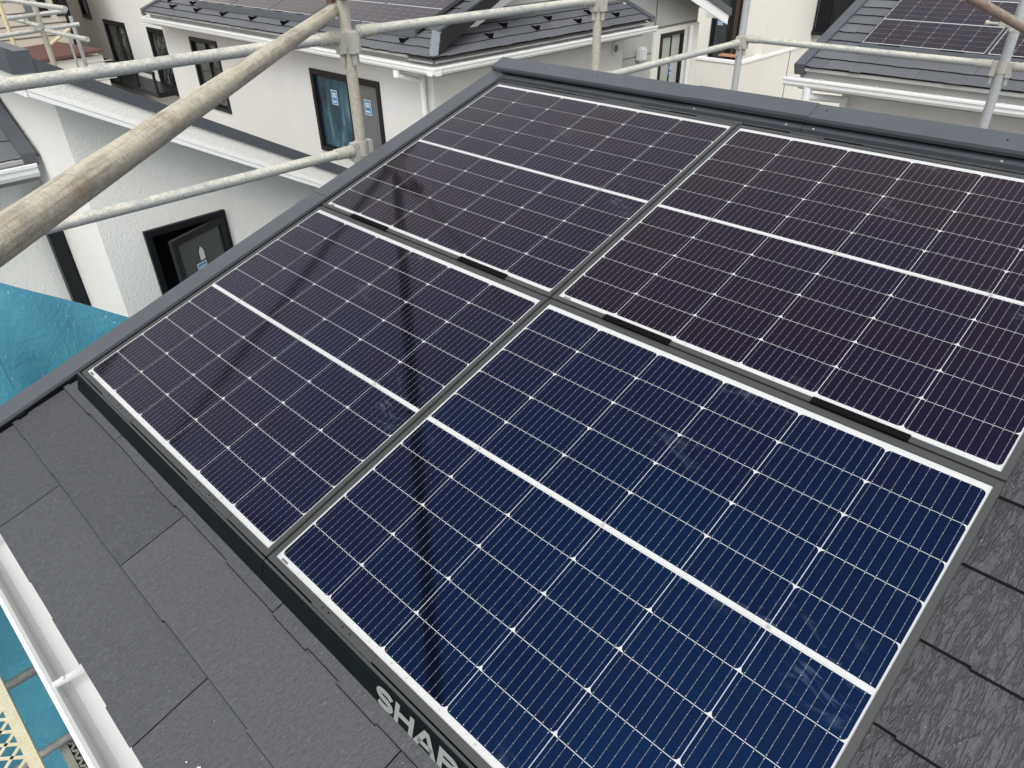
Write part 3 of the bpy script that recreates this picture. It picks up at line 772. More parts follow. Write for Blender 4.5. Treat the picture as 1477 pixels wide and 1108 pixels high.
for j in range(NV+1):
    row = []
    for y in ys:
        zt = (.20 if y < -.55 else -.16)+.05*math.sin(3*y); k = j/NV; z = zt+(GZ+.4-zt)*k
        fold = .05*math.sin(6*y+1.3*z)+.02*math.sin(14*y-3*z+1)
        row.append((XN-.12+fold, y, z))
    grid.append(row)
n2 = sheet('safety_net', grid, 'net_blue', '')
tag(n2, 'darker blue mesh sheet hanging below the gutter at the left edge', 'safety net', 'blue scaffold sheets')
hm = MB(); pa, pb = V3((XN+.02, -.11, .02)), V3((XN+.02, -.085, -1.2))
for i in range(1): hm.tube(V3((XN-.03, -.1, .2)), V3((XN+.0, -.07, -2.5)), .006, 8)
part_ = hm.build('hem_rope', 'net_blue', n2, org=V3((0, 0, 0)))
outer = [(XN+.09, P1.y-3.6), (XN+.09, P1.y), (XN+.09, P1.y+1.9)]

# ================================================================== left neighbour (white stucco, mono-pitch roof)
NX = -2.5; FX = -2.2
n2h = empty('house', (-4.5, 2.2, GZ), 'white stucco house on the left with an open black casement window', 'house', 'neighbouring houses')
yc = .812
tl = onX(205, 335, NX); tr_ = onX(316, 302, NX)
w0, w1 = tl.y, 1.615; wt = (tl.z+tr_.z)/2; wb = wt-.95

def rz(y): return .44-.55*(y-.626)       # underside of the sloping band
ys_ = .626+(.44+.44)/.55
HL = -.44
wm = MB()
wall(wm, (NX, yc, GZ), Y_, Z_, ys_-yc, HL-GZ, [(w0-yc, w1-yc, wb-GZ, wt-GZ)], 'stucco_white', .14, -X_)
wm.face([(NX, yc, HL), (NX, ys_, HL), (NX, yc, rz(yc))], 'stucco_white')
wm.face([(NX, ys_, GZ), (NX, 4.4, GZ), (NX, 4.4, rz(4.4)), (NX, ys_, rz(ys_))], 'stucco_white')
wm.face([(NX, yc, GZ), (NX, yc, rz(yc)), (-7.6, yc, rz(yc)), (-7.6, yc, GZ)], 'stucco_white')
wm.face([(NX, 4.4, GZ), (-7.6, 4.4, GZ), (-7.6, 4.4, rz(4.4)), (NX, 4.4, rz(4.4))], 'stucco_white')
wm.face([(-7.6, yc, GZ), (-7.6, yc, rz(yc)), (-7.6, 4.4, rz(4.4)), (-7.6, 4.4, GZ)], 'stucco_white')
part(wm, 'wall', 'stucco_white', n2h)
rs = MB()
rs.prism([(.626, .44), (.626, .595), (4.6, .595-.55*3.974), (4.6, .44-.55*3.974)], (FX, 0, 0), Y_, Z_, -X_, 5.4, 'stucco_white')
roof2 = part(rs, 'roof', 'stucco_white', n2h)
gr = MB()
for k, (h0, h1, pr) in enumerate(((-.003, .022, .012), (.026, .046, .008))):
    a0, a1 = rz(.626), rz(4.6)
    gr.hexa([(FX, .63, a0+h0), (FX, 4.6, a1+h0), (FX+pr, 4.6, a1+h0), (FX+pr, .63, a0+h0), (FX, .63, a0+h1), (FX, 4.6, a1+h1), (FX+pr, 4.6, a1+h1), (FX+pr, .63, a0+h1)])
    gr.box(-7.6, FX+pr, .626-pr, .626, .44+h0, .44+h1)
gr.build('fascia', 'white_paint', roof2, org=parent_loc(n2h))
cp = MB()
c0, c1 = .597, .597-.55*3.97
cp.hexa([(FX-.10, .60, c0), (FX-.10, 4.6, c1), (FX+.016, 4.6, c1), (FX+.016, .60, c0), (FX-.10, .60, c0+.072), (FX-.10, 4.6, c1+.072), (FX+.016, 4.6, c1+.072), (FX+.016, .60, c0+.072)])
cp.build('verge_trim', 'dark_metal', roof2, org=parent_loc(n2h))
cp = MB()
cp.box(-7.6, FX+.022, .592, .70, .548, .652)
cp.build('ridge_cap', 'dark_metal', roof2, org=parent_loc(n2h))
# open casement window
fr = MB()
fw = .042
for (a, b, c, d) in ((w0, w1, wb, wb+fw), (w0, w1, wt-fw, wt), (w0, w0+fw, wb+fw, wt-fw), (w1-fw, w1, wb+fw, wt-fw)): fr.box(NX-.1, NX+.028, a, b, c, d)
win = part(fr, 'window', 'frame_black', n2h); win['label'] = 'open black casement window'
ib = MB(); ib.face([(NX-.30, w0-.2, wb-.2), (NX-.30, w1+.2, wb-.2), (NX-.30, w1+.2, wt+.2), (NX-.30, w0-.2, wt+.2)]); 
for z_ in (wb-.2, wt+.2): ib.face([(NX-.30, w0-.2, z_), (NX-.30, w1+.2, z_), (NX-.02, w1+.2, z_), (NX-.02, w0-.2, z_)])
for y_ in (w0-.2, w1+.2): ib.face([(NX-.30, y_, wb-.2), (NX-.30, y_, wt+.2), (NX-.02, y_, wt+.2), (NX-.02, y_, wb-.2)])
ib.build('room', 'window_interior', win, org=parent_loc(n2h)+(win.location-V3((0, 0, 0)))*0)
hy = w1-fw*.8; sw_ = w1-w0-2*fw*.8; th = math.radians(23)
sa = V3((math.sin(th), -math.cos(th), 0)); sn = V3((math.cos(th), math.sin(th), 0)); so_ = V3((NX+.03, hy, wb+fw*.8)); sh = wt-wb-1.6*fw
sb = MB(); sf_ = .045
def sbar(x0, x1, z0, z1): obox(sb, so_+sa*(x0+x1)/2+Z_*(z0+z1)/2, sa, sn, Z_, (x1-x0)/2, .014, (z1-z0)/2)
sbar(0, sw_, 0, sf_); sbar(0, sw_, sh-sf_, sh); sbar(0, sf_, sf_, sh-sf_); sbar(sw_-sf_, sw_, sf_, sh-sf_)
sb.face([so_+sa*sf_+Z_*sf_, so_+sa*(sw_-sf_)+Z_*sf_, so_+sa*(sw_-sf_)+Z_*(sh-sf_), so_+sa*sf_+Z_*(sh-sf_)], 'pane_dark')
sb.build('sash', 'frame_black', win, org=V3((0, 0, 0))+parent_loc(n2h)*0+so_)
def onP(x, y, p, n): r = ray(x, y); return CAM+r*((p-CAM).dot(n)/r.dot(n))
stc = onP(293, 388, so_, sn)+sn*.003
st = MB()
ax_ = -sa
def sq(x0, x1, y0, y1, d, mt): st.face([stc+ax_*x0+Z_*y0+sn*d, stc+ax_*x1+Z_*y0+sn*d, stc+ax_*x1+Z_*y1+sn*d, stc+ax_*x0+Z_*y1+sn*d], mt)
sq(-.045, .045, -.06, .05, 0, 'tag_white'); sq(-.040, .040, -.055, .045, .001, 'tag_blue')
def stk(pts, w_):
    for (x0, y0), (x1, y1) in zip(pts, pts[1:]):
        dx, dy = x1-x0, y1-y0; L_ = math.hypot(dx, dy); nx, ny = -dy/L_*w_/2, dx/L_*w_/2
        st.face([stc+ax_*(x0+nx)+Z_*(y0+ny)+sn*.002, stc+ax_*(x0-nx)+Z_*(y0-ny)+sn*.002, stc+ax_*(x1-nx)+Z_*(y1-ny)+sn*.002, stc+ax_*(x1+nx)+Z_*(y1+ny)+sn*.002], 'tag_white')
for x in (-.024, 0.0, .024):     # Y K K
    if x < -.01: stk([(x-.009, .028), (x, .012), (x+.009, .028)], .005); stk([(x, .012), (x, -.008)], .005)
    else: stk([(x-.008, .028), (x-.008, -.008)], .005); stk([(x+.009, .028), (x-.006, .010), (x+.009, -.008)], .005)
hs_ = onP(290, 364, so_, sn)+sn*.003
st.face([hs_+ax_*x+Z_*y+sn*.001 for x, y in ((-.022, -.05), (.022, -.05), (.022, .01), (.0, .045), (-.022, .01))], 'blind_pale')
st.build('sticker', 'tag_white', win, org=so_)
# lower lean-to part with gutter towards us and downpipe
LX = -3.45
lw = MB(); lw.box(-7.4, LX, -5.0, yc-.004, GZ, -.30, 'stucco_white'); part(lw, 'wall', 'stucco_white', n2h)
k2 = .58; L2 = math.atan(k2); ex = -3.20; ez = -.085
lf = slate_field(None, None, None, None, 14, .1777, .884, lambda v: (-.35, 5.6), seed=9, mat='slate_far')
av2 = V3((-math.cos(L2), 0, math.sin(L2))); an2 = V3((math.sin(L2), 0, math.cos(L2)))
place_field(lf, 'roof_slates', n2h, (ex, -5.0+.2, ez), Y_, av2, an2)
ls = MB(); ls.prism([(0, -.03), (0, -.008), (2.6, 2.6*k2-.008), (2.6, 2.6*k2-.10), (.1, -.03)], (ex+.01, -5.0, ez), -X_, Z_, Y_, 5.0+.74, 'soffit_grey'); part(ls, 'roof_deck', 'soffit_grey', n2h)
lv = MB(); lv.hexa([V3((ex+.02, .70, ez-.05)), V3((ex+.02, .785, ez-.05)), V3((ex-2.4, .785, ez+2.4*k2-.05)), V3((ex-2.4, .70, ez+2.4*k2-.05)),
                    V3((ex+.02, .70, ez+.03)), V3((ex+.02, .785, ez+.03)), V3((ex-2.4, .785, ez+2.4*k2+.03)), V3((ex-2.4, .70, ez+2.4*k2+.03))])
part(lv, 'verge_trim', 'dark_metal', n2h)
gutter(n2h, (ex-.06, -5.0, ez-.115), Y_, X_, 5.0+.76, .6, .4)
dp = MB(); dp.box(LX+.02, LX+.105, yc-.10, yc-.01, GZ, -.36); part(dp, 'downpipe', 'frame_black', n2h, bevel=.006)

# ================================================================== house straight ahead (slate roof, solar panels, two-sash windows)
K1 = .38; A1 = math.atan(K1)
E1x, E1y, E1z = -4.48, 5.26, -.20
n1h = empty('house', (-8.2, 8.6, GZ), 'warm white house behind the beige post with white gutters wrapping its roof corner', 'house', 'neighbouring houses')
WY, WX, GX, RX = 5.6, -4.92, -5.30, -4.95
XL, YR = -12.58, 12.15
def p5(x, y): return onY(x, y, WY)
wA, wB, wC = p5(447, 98), p5(547, 118), p5(467, 213)
wD, wE, wF = p5(273, 52), p5(312, 60), p5(340, 163)
def hole(a, b, ztop, hgt): return (a.x-XL, b.x-XL, ztop-hgt-GZ, ztop-GZ)
zt1, zt2 = (wA.z+wB.z)/2, (wD.z+wE.z)/2
h1 = hole(wA, wB, zt1, 1.17); h2 = hole(wD, wE, zt2, 1.17)
wm = MB()
wall(wm, (XL, WY, GZ), X_, Z_, WX-XL, -.27-GZ, [h1, h2], 'stucco_warm', .10, Y_)
wm.face([(WX, WY, GZ), (WX, 9.45, GZ), (WX, 9.45, -.06), (WX, WY, -.06)], 'stucco_warm')
wm.face([(WX, WY, -.27), (WX, WY, -.06), (XL, WY, -.06), (XL, WY, -.27)], 'stucco_warm')
wm.face([(XL, WY, GZ), (XL, WY, -.06), (XL, YR, -.06), (XL, YR, GZ)], 'stucco_warm')
wm.face([(WX, 9.45, GZ), (GX, 9.45, GZ), (GX, 9.45, .0), (WX, 9.45, .0)], 'stucco_warm')
part(wm, 'wall', 'stucco_warm', n1h)
def r1(y): return E1z+K1*(y-E1y)
YP = 8.72; 
def roofz(y): return r1(y) if y <= YP else r1(YP)-K1*(y-YP)
gw = MB()
gw.face([(GX, 5.6, -.06), (GX, 9.45, -.06), (GX, 9.45, roofz(9.45)-.03), (GX, YP, roofz(YP)-.03), (GX, 5.6, r1(5.6)-.03)], 'stucco_warm')
part(gw, 'gable', 'stucco_warm', n1h)
ga = MB()
ga.face([(GX, 9.45, GZ), (GX, YR, GZ), (GX, YR, roofz(YR)-.03), (GX, 9.45, roofz(9.45)-.03)], 'stucco_grey')
ga.face([(GX, YR, GZ), (XL, YR, GZ), (XL, YR, roofz(YR)-.03), (GX, YR, roofz(YR)-.03)], 'stucco_warm')
part(ga, 'accent_wall', 'stucco_grey', n1h)
jn = MB()
q = lambda x, y: onX(x, y, GX)
for (x0, y0, x1, y1) in ((948, 0, 945, 41),):
    a, b = q(x0, y0), q(x1, y1); jn.box(GX, GX+.004, b.y-.012, b.y+.012, b.z, roofz(b.y)-.05)
a, b = q(945, 41), q(900, 52); jn.box(GX, GX+.004, 9.46, YR-.05, a.z-.012, a.z+.010)
b = q(899, 66); jn.box(GX, GX+.004, 9.46, a.y, b.z-.22, b.z-.205)
part(jn, 'wall_joint', 'joint_dark', n1h)
# white surround with window on the grey wall
s0, s1 = q(941, 60), q(1000, 60); 
ga0, ga1, ga2 = q(951, 49), q(984, 44), q(950, 116)
sw = MB()
wall(sw, (GX+.03, s0.y, GZ), Y_, Z_, YR+.02-s0.y, a.z-.03-GZ, [(ga0.y-s0.y, ga1.y-s0.y, ga0.z-1.25-GZ, ga0.z-GZ)], 'stucco_cream', .1, -X_)
sw.face([(GX, s0.y, GZ), (GX+.03, s0.y, GZ), (GX+.03, s0.y, a.z-.03), (GX, s0.y, a.z-.03)], 'stucco_cream')
sw.face([(GX, s0.y, a.z-.03), (GX+.03, s0.y, a.z-.03), (GX+.03, YR+.02, a.z-.03), (GX, YR+.02, a.z-.03)], 'stucco_cream')
part(sw, 'window_surround', 'stucco_cream', n1h)
W3 = window(n1h, (GX+.03, ga0.y, ga0.z-1.25), Y_, X_, ga1.y-ga0.y, 1.25, [(0, .54, 'pane_green'), (.5, 1, 'screen_grey')], .05)
sticker(W3, V3((GX+.03-.012, ga0.y+.40, ga0.z-.62)), Y_, Z_, X_, .13, .18)
# hood vents
hc = q(921, 78); hv = MB(); obox(hv, hc+X_*.06, X_, Y_, Z_, .06, .10, .11); 
part(hv, 'vent_hood', 'blind_pale', n1h, bevel=.03)
rc = onX(886, 70, WX); rv = MB(); rv.tube(rc, rc+X_*.03, .085, 20); rv.tube(rc+X_*.03, rc+X_*.034, .055, 16, 'screen_grey'); part(rv, 'round_vent', 'blind_pale', n1h)
# windows on the front wall
W1 = window(n1h, (XL+h1[0], WY, GZ+h1[2]), X_, -Y_, h1[1]-h1[0], h1[3]-h1[2], [(0, .54, 'pane_teal'), (.5, 1, 'screen_grey')], .07)
W1['label'] = 'teal and grey two-sash window'
zz = zt1-.58
sticker(W1, V3((onY(481, 141, WY).x, WY+.018, onY(481, 141, WY).z)), X_, Z_, -Y_, .15, .20)
sticker(W1, V3((onY(527, 156, WY).x, WY+.042, onY(527, 156, WY).z)), X_, Z_, -Y_, .15, .20)
W2 = window(n1h, (XL+h2[0], WY, GZ+h2[2]), X_, -Y_, h2[1]-h2[0], h2[3]-h2[2], [(0, .54, 'pane_dark'), (.5, 1, 'pane_reflection')], .06)
# roof slopes
av1 = V3((0, math.cos(A1), math.sin(A1))); an1 = V3((0, -math.sin(A1), math.cos(A1)))
ca = math.cos(A1)
def ur(v): y = v*ca; return (-12.36, RX+max(0, (E1x-RX)-y)+.0)
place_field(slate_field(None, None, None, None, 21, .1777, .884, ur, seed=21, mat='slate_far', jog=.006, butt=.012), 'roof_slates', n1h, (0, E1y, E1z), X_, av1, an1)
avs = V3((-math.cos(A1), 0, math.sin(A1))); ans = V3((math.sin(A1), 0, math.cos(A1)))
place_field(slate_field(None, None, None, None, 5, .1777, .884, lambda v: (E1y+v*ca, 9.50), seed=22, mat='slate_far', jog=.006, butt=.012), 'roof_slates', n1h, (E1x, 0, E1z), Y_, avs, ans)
dk = MB()
dk.prism([(0, -.035), (0, -.006), (3.46, 3.46*K1-.006), (6.9, -.006), (6.9, -.12), (3.46, 3.46*K1-.12)], (-12.34, E1y+.01, E1z), Y_, Z_, X_, 12.34+RX-.01, 'soffit_grey')
hz = lambda x: E1z+(E1x-x)*K1
for dz in (-.009, -.06):
    dk.face([(E1x-.01, E1y+.03, hz(E1x-.01)+dz), (E1x-.01, 9.48, hz(E1x-.01)+dz), (GX, 9.48, hz(GX)+dz), (GX, E1y+.84, hz(GX)+dz)], 'soffit_grey')
    dk.face([(RX-.02, E1y+.01, r1(E1y)+dz), (E1x-.03, E1y+.01, r1(E1y)+dz), (RX-.02, E1y+.46, r1(E1y+.46)+dz)], 'soffit_grey')
part(dk, 'roof_deck', 'soffit_grey', n1h)
rb = MB()
def rslope(y0, y1): return y0, y1
zf = lambda y, d: roofz(y)+d
for (ya, yb) in ((5.74, YP), (YP, YR+.45)):
    rb.hexa([(RX-.02, ya, zf(ya, -.25)), (RX, ya, zf(ya, -.25)), (RX, yb, zf(yb, -.25)), (RX-.02, yb, zf(yb, -.25)), (RX-.02, ya, zf(ya, 0)), (RX, ya, zf(ya, 0)), (RX, yb, zf(yb, 0)), (RX-.02, yb, zf(yb, 0))])
part(rb, 'fascia', 'white_paint', n1h)
rt = MB()
for (ya, yb) in ((5.70, YP), (YP, YR+.5)):
    rt.hexa([(RX-.10, ya, zf(ya, -.09)), (RX+.03, ya, zf(ya, -.09)), (RX+.03, yb, zf(yb, -.09)), (RX-.10, yb, zf(yb, -.09)), (RX-.10, ya, zf(ya, .022)), (RX+.03, ya, zf(ya, .022)), (RX+.03, yb, zf(yb, .022)), (RX-.10, yb, zf(yb, .022))])
part(rt, 'verge_trim', 'dark_metal', n1h); rt = MB()
# skirt end verge and left verge, hip cover
rt.hexa([V3((E1x+.01, 9.48, E1z-.04)), V3((E1x+.01, 9.58, E1z-.04)), V3((GX, 9.58, E1z+.82*K1-.04)), V3((GX, 9.48, E1z+.82*K1-.04)), V3((E1x+.01, 9.48, E1z+.035)), V3((E1x+.01, 9.58, E1z+.035)), V3((GX, 9.58, E1z+.82*K1+.035)), V3((GX, 9.48, E1z+.82*K1+.035))])
part(rt, 'verge_trim', 'dark_metal', n1h); rt = MB()
rt.hexa([(-12.45, E1y-.01, E1z-.07), (-12.34, E1y-.01, E1z-.07), (-12.34, YP, roofz(YP)-.07), (-12.45, YP, roofz(YP)-.07), (-12.45, E1y-.01, E1z+.04), (-12.34, E1y-.01, E1z+.04), (-12.34, YP, roofz(YP)+.04), (-12.45, YP, roofz(YP)+.04)])
part(rt, 'verge_trim', 'dark_metal', n1h)
hp = MB()
d0, d1 = 0.0, .47
for side in (0, 1):
    w_ = .075
    def hpnt(d, off):
        x, y = E1x-d, E1y+d
        if side == 0: return V3((x-off, y, r1(y)+.026))
        return V3((x, y+off, r1(y)+.026))
    hp.face([hpnt(d0, 0), hpnt(d0, w_), hpnt(d1, w_), hpnt(d1, 0)] if side else [hpnt(d0, w_), hpnt(d0, 0), hpnt(d1, 0), hpnt(d1, w_)])
part(hp, 'hip_flashing', 'alu_far', n1h) if 'alu_far' in MATS else None
sg = MB()
for (x, y) in ((207+0, 0),): pass
def guard(mb, P, av, an, au):
    P = V3(P); mb.hexa([P-au*.03, P+au*.03, P+au*.03+av*.02, P-au*.03+av*.02, P-au*.03+an*.055, P+au*.03+an*.055, P+au*.03+av*.02+an*.055, P-au*.03+av*.02+an*.055])
    mb.hexa([P-au*.01+av*.02, P+au*.01+av*.02, P+au*.01+av*.12, P-au*.01+av*.12, P-au*.01+av*.02+an*.04, P+au*.01+av*.02+an*.04, P+au*.01+av*.12+an*.008, P-au*.01+av*.12+an*.008])
for k in range(10):
    for r_ in (1, 2):
        v = r_*.1777+.01; x = -5.25-.9*k-(.45 if r_ == 2 else 0)
        if x < -12: continue
        g_ = MB(); guard(g_, V3((x, E1y, E1z))+av1*v+an1*.01, av1, an1, X_); part(g_, 'snow_guard', 'bracket_black', n1h)
for k in range(5):
    for r_ in (1, 2):
        v = r_*.1777+.01; y = 6.35+.85*k+(.42 if r_ == 2 else 0)
        if y > 9.3: continue
        g_ = MB(); guard(g_, V3((E1x, y, E1z))+avs*v+ans*.01, avs, ans, Y_); part(g_, 'snow_guard', 'bracket_black', n1h)
gutter(n1h, (-12.42, E1y+.06, E1z-.175), X_, -Y_, 12.42+E1x+.06, 1.0, .3)
gutter(n1h, (E1x-.06, E1y-.06, E1z-.175), Y_, X_, 4.42, 1.0, .5)
fb = MB(); fb.box(-12.3, WX+.355, E1y+.075, E1y+.095, E1z-.22, E1z-.035); fb.box(WX+.335, WX+.355, E1y+.0955, 9.45, E1z-.22, E1z-.035); part(fb, 'eaves_board', 'soffit_grey', n1h)
so2 = MB(); so2.box(-12.3, WX+.3, E1y+.097, WY-.002, E1z-.14, E1z-.12); so2.box(WX+.002, WX+.333, E1y+.10, 9.44, E1z-.14, E1z-.12); part(so2, 'soffit', 'white_paint', n1h)
dp = MB(); dx = WX-.13
dp.tube((dx-.13, E1y+.0, E1z-.19), (dx-.13, E1y+.0, E1z-.27), .045, 14); dp.tube((dx-.13, E1y, E1z-.25), (dx-.0, WY-.07, E1z-.34), .036, 14)
dp.tube((dx, WY-.06, E1z-.30), (dx, WY-.06, GZ), .036, 14); dp.tube((dx, WY-.06, E1z-.74), (dx, WY-.06, E1z-.68), .042, 14)
part(dp, 'downpipe', 'white_vinyl', n1h, smooth=True)
gp_ = MB(); gp_.prism(GUT, (GX-.1, YR+.42, roofz(YR+.45)-.16), Y_, Z_, X_, .42, 'white_vinyl'); part(gp_, 'gutter', 'white_vinyl', n1h)

# panels on that roof: distant copies with a plain front strip
def plain_panel(lab, group): 
    root = empty('solar_panel', (0, 0, 0), lab, 'solar panel', group)
    cells_mb.build('cell_sheet', 'cell', root, local=True).color = (.50, .50, .50, 1); make_frame().build('frame', 'alu_frame', root, local=True)
    for u in (.165, .735):
        b = MB(); b.box(u, u+.205, -.0215, -.004, -.02, LIP+.0015); b.build('bracket', 'bracket_black', root, local=True)
    sk = MB(); sk.prism([(-.018, .0), (-.032, -.004), (-.075, -.075), (-.02, -.075)], (-.02, 0, 0), Y_, Z_, X_, PW+.04, 'dark_metal'); sk.build('front_skirt', 'dark_metal', root, local=True)
    return root
far = plain_panel('', 'solar panels on the house ahead')
ph_ = .085
names = ('rightmost far solar panel on the roof ahead, next to the sloping white fascia', 'far solar panel on the roof ahead, crossed by the top of the beige post', 'far solar panel on the roof ahead, behind the end of the worn pole', 'far solar panel fourth from the right on the roof ahead', 'leftmost far solar panel on the roof ahead, above the white gutter end', 'far')
xr = -5.18
for i in range(5):
    o = far if i == 0 else copy_tree(far)
    o['label'] = names[i]; o.rotation_euler = (A1, 0, 0)
    o.location = V3((xr-(i+1)*(PW+GU)+GU, E1y, E1z))+av1*.40+an1*ph_

# ================================================================== small slate roof on the right
n6h = empty('house', (2.6, 9.5, GZ), 'low grey house on the right with brown solar panels on its dark slate roof', 'house', 'neighbouring houses')
K6 = .3834; A6 = math.atan(K6); e6 = V3((-1.10, 7.315, -.20))
av6 = V3((0, math.cos(A6), math.sin(A6))); an6 = V3((0, -math.sin(A6), math.cos(A6)))
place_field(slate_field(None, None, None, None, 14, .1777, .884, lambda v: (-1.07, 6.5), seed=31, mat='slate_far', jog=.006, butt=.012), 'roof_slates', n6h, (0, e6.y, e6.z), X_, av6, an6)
vt = MB(); M_ = lambda x, d, n: V3((x, e6.y, e6.z))+av6*d+an6*n
vt.hexa([M_(-1.175, -.012, -.085), M_(-1.065, -.012, -.085), M_(-1.065, 2.6, -.085), M_(-1.175, 2.6, -.085), M_(-1.175, -.012, .03), M_(-1.065, -.012, .03), M_(-1.065, 2.6, .03), M_(-1.175, 2.6, .03)])
part(vt, 'verge_trim', 'dark_metal', n6h, bevel=.004)
dk = MB(); dk.prism([(.01, -.04), (.01, -.006), (2.4, 2.4*K6-.006), (5.2, -.2), (5.2, -.3), (2.4, 2.4*K6-.15)], (-1.15, e6.y, e6.z), Y_, Z_, X_, 7.6, 'soffit_grey'); part(dk, 'roof_deck', 'soffit_grey', n6h)
wb6 = MB(); wb6.box(-.78, 6.4, e6.y+.40, e6.y+4.8, GZ, -.20, 'stucco_warm'); part(wb6, 'wall', 'stucco_warm', n6h)
fb = MB(); fb.box(-1.12, 6.4, e6.y+.055, e6.y+.075, e6.z-.22, e6.z-.038); part(fb, 'eaves_board', 'soffit_grey', n6h)
gutter(n6h, (-1.24, e6.y+.04, e6.z-.185), X_, -Y_, 7.6, .55, .35)
so2 = MB(); so2.box(-1.1, 6.4, e6.y+.08, e6.y+.398, e6.z-.16, e6.z-.14); part(so2, 'soffit', 'white_paint', n6h)
dp = MB(); dy = e6.y-.02
dp.tube((-.98, dy, e6.z-.185), (-.98, dy, e6.z-.30), .045, 14); dp.tube((-.98, dy, e6.z-.27), (-.72, e6.y+.33, e6.z-.33), .036, 14); dp.tube((-.72, e6.y+.33, e6.z-.30), (-.72, e6.y+.33, GZ), .036, 14)
part(dp, 'downpipe', 'white_vinyl', n6h, smooth=True)
names = ('leftmost brown solar panel on the small right roof', 'solar panel on the small right roof, behind the zinc post', 'brown solar panel furthest right on the small right roof')
for i in range(3):
    o = copy_tree(far); o['label'] = names[i]; o['group'] = 'solar panels on the small right roof'
    o.rotation_euler = (A6, 0, 0)
    o.location = V3((-.675+i*(PW+GU), e6.y, e6.z))+av6*.40+an6*.085

# ================================================================== cream house with balcony, back right
n5h = empty('house', (-6.5, 17.5, GZ), 'cream house far behind the ridge with a tall dark balcony door and solid parapet', 'house', 'neighbouring houses')
BY, FY, FX5, YB2 = 15.5, 14.6, -5.66, 18.0
b0, b1 = onY(1026, 40, BY), onY(1075, 40, BY)
wm = MB()
wall(wm, (-12.0, BY, GZ), X_, Z_, FX5+12.0, 7.0, [(b0.x+12.0, b1.x+12.0, -2.55-GZ, -.15-GZ)], 'stucco_cream', .12, Y_)
wm.face([(FX5, BY, GZ), (FX5, YB2, GZ), (FX5, YB2, 1.3), (FX5, BY, 1.3)], 'stucco_cream')
w2a, w2b = onY(1109, 0, YB2), onY(1134, 20, YB2)
r2a, r2b = onY(1161, 45, YB2), onY(1232, 45, YB2)
wall(wm, (-12, YB2+.001, GZ), X_, Z_, 14.0, 7.0, [(w2a.x+12, w2b.x+12, w2b.z-GZ, w2b.z+.9-GZ), (r2a.x+12, r2b.x+12, r2a.z-GZ, r2a.z+1.6-GZ)], 'stucco_cream', .12, Y_)
part(wm, 'wall', 'stucco_cream', n5h)
Wd = window(n5h, (b0.x, BY, -2.55), X_, -Y_, b1.x-b0.x, 2.4, [(0, .5, 'pane_dark'), (.5, 1, 'window_interior')], .06, name='balcony_door')
sticker(Wd, onY(1039, 29, BY-.0)+Y_*.018, X_, Z_, -Y_, .13, .2)
bw = MB(); bw.box(b0.x+(b1.x-b0.x)*.66, b0.x+(b1.x-b0.x)*.76, BY-.01, BY+.03, -2.4, -.2); bw.build('door_trim', 'frame_brown', Wd, org=V3((b0.x, BY, -2.55)))
bd = onY(1052, 80, BY-.15)
wd = MB(); obox(wd, bd, X_, Y_, Z_, .22, .10, .015)
tag(wd.build('wood_board', 'wood_board'), 'small orange-brown board lying on the balcony parapet before the dark door', 'board')
window(n5h, (w2a.x, YB2, w2b.z), X_, -Y_, w2b.x-w2a.x, .9, [(0, 1, 'pane_dark')], .07)
gpn = MB(); a, b = onY(1106, 47, YB2), onY(1132, 49, YB2); gpn.box(w2a.x-.02, w2b.x+.02, YB2-.02, YB2, a.z, w2b.z); part(gpn, 'wall_panel', 'stucco_grey', n5h)
ro = window(n5h, (r2a.x, YB2, r2a.z), X_, -Y_, r2b.x-r2a.x, 1.6, [(0, .5, 'pane_dark'), (.5, 1, 'pane_dark')], .07)
rl = MB(); n_ = 22
for i in range(n_+1): x = r2a.x+(r2b.x-r2a.x)*i/n_; rl.box(x-.012, x+.012, YB2-.16, YB2-.135, r2a.z+.04, r2a.z+1.3)
rl.box(r2a.x-.05, r2b.x+.05, YB2-.18, YB2-.02, r2a.z-.04, r2a.z+.04); rl.box(r2a.x-.03, r2a.x+.03, YB2-.17, YB2-.12, r2a.z+.041, r2a.z+1.4)
part(rl, 'railing', 'frame_black', n5h)
x_ = onY(1138, 20, YB2).x
dp = MB(); dp.tube((x_, YB2-.06, GZ), (x_, YB2-.06, 1.0), .045, 12); part(dp, 'downpipe', 'white_vinyl', n5h, smooth=True)
dp = MB(); x2 = onX(993, 60, GX+.06); dp.tube((GX+.09, x2.y, GZ), (GX+.09, x2.y, a.z+.9), .035, 12); part(dp, 'downpipe', 'white_vinyl', n1h, smooth=True)
bl = MB(); bz = -1.62
bl.box(-8.2, FX5, FY, FY+.12, -3.1, bz); bl.box(FX5-.12, FX5+.006, FY+.12, 22, -3.1, bz); bl.box(-8.2, FX5-.12, FY+.12, BY, -3.1, -2.75)
part(bl, 'balcony', 'stucco_cream', n5h)
bc = MB(); bc.box(-8.2, FX5+.02, FY-.02, FY+.14, bz, bz+.05); bc.box(FX5-.14, FX5+.026, FY+.14, 22, bz, bz+.05); part(bc, 'parapet_cap', 'white_paint', n5h)
jj = MB(); yj = onX(1137, 90, FX5).y; jj.box(FX5, FX5+.010, yj-.015, yj+.015, -3.0, bz); part(jj, 'wall_joint', 'joint_dark', n5h)
lo = MB(); a, b = onZ(1085, 135, -2.5), onZ(1145, 117, -2.5)
lo.box(a.x-.1, a.x, 13.0, 21, GZ, -2.56); o = lo.build('garden_wall', 'stucco_cream', bevel=.0)
tag(o, 'low cream boundary wall below the balcony parapet, behind the ridge', 'wall')
lc = MB(); lc.box(a.x-.13, a.x+.03, 13.0, 21, -2.56, -2.5); lc.build('wall_cap', 'stucco_cream', o)

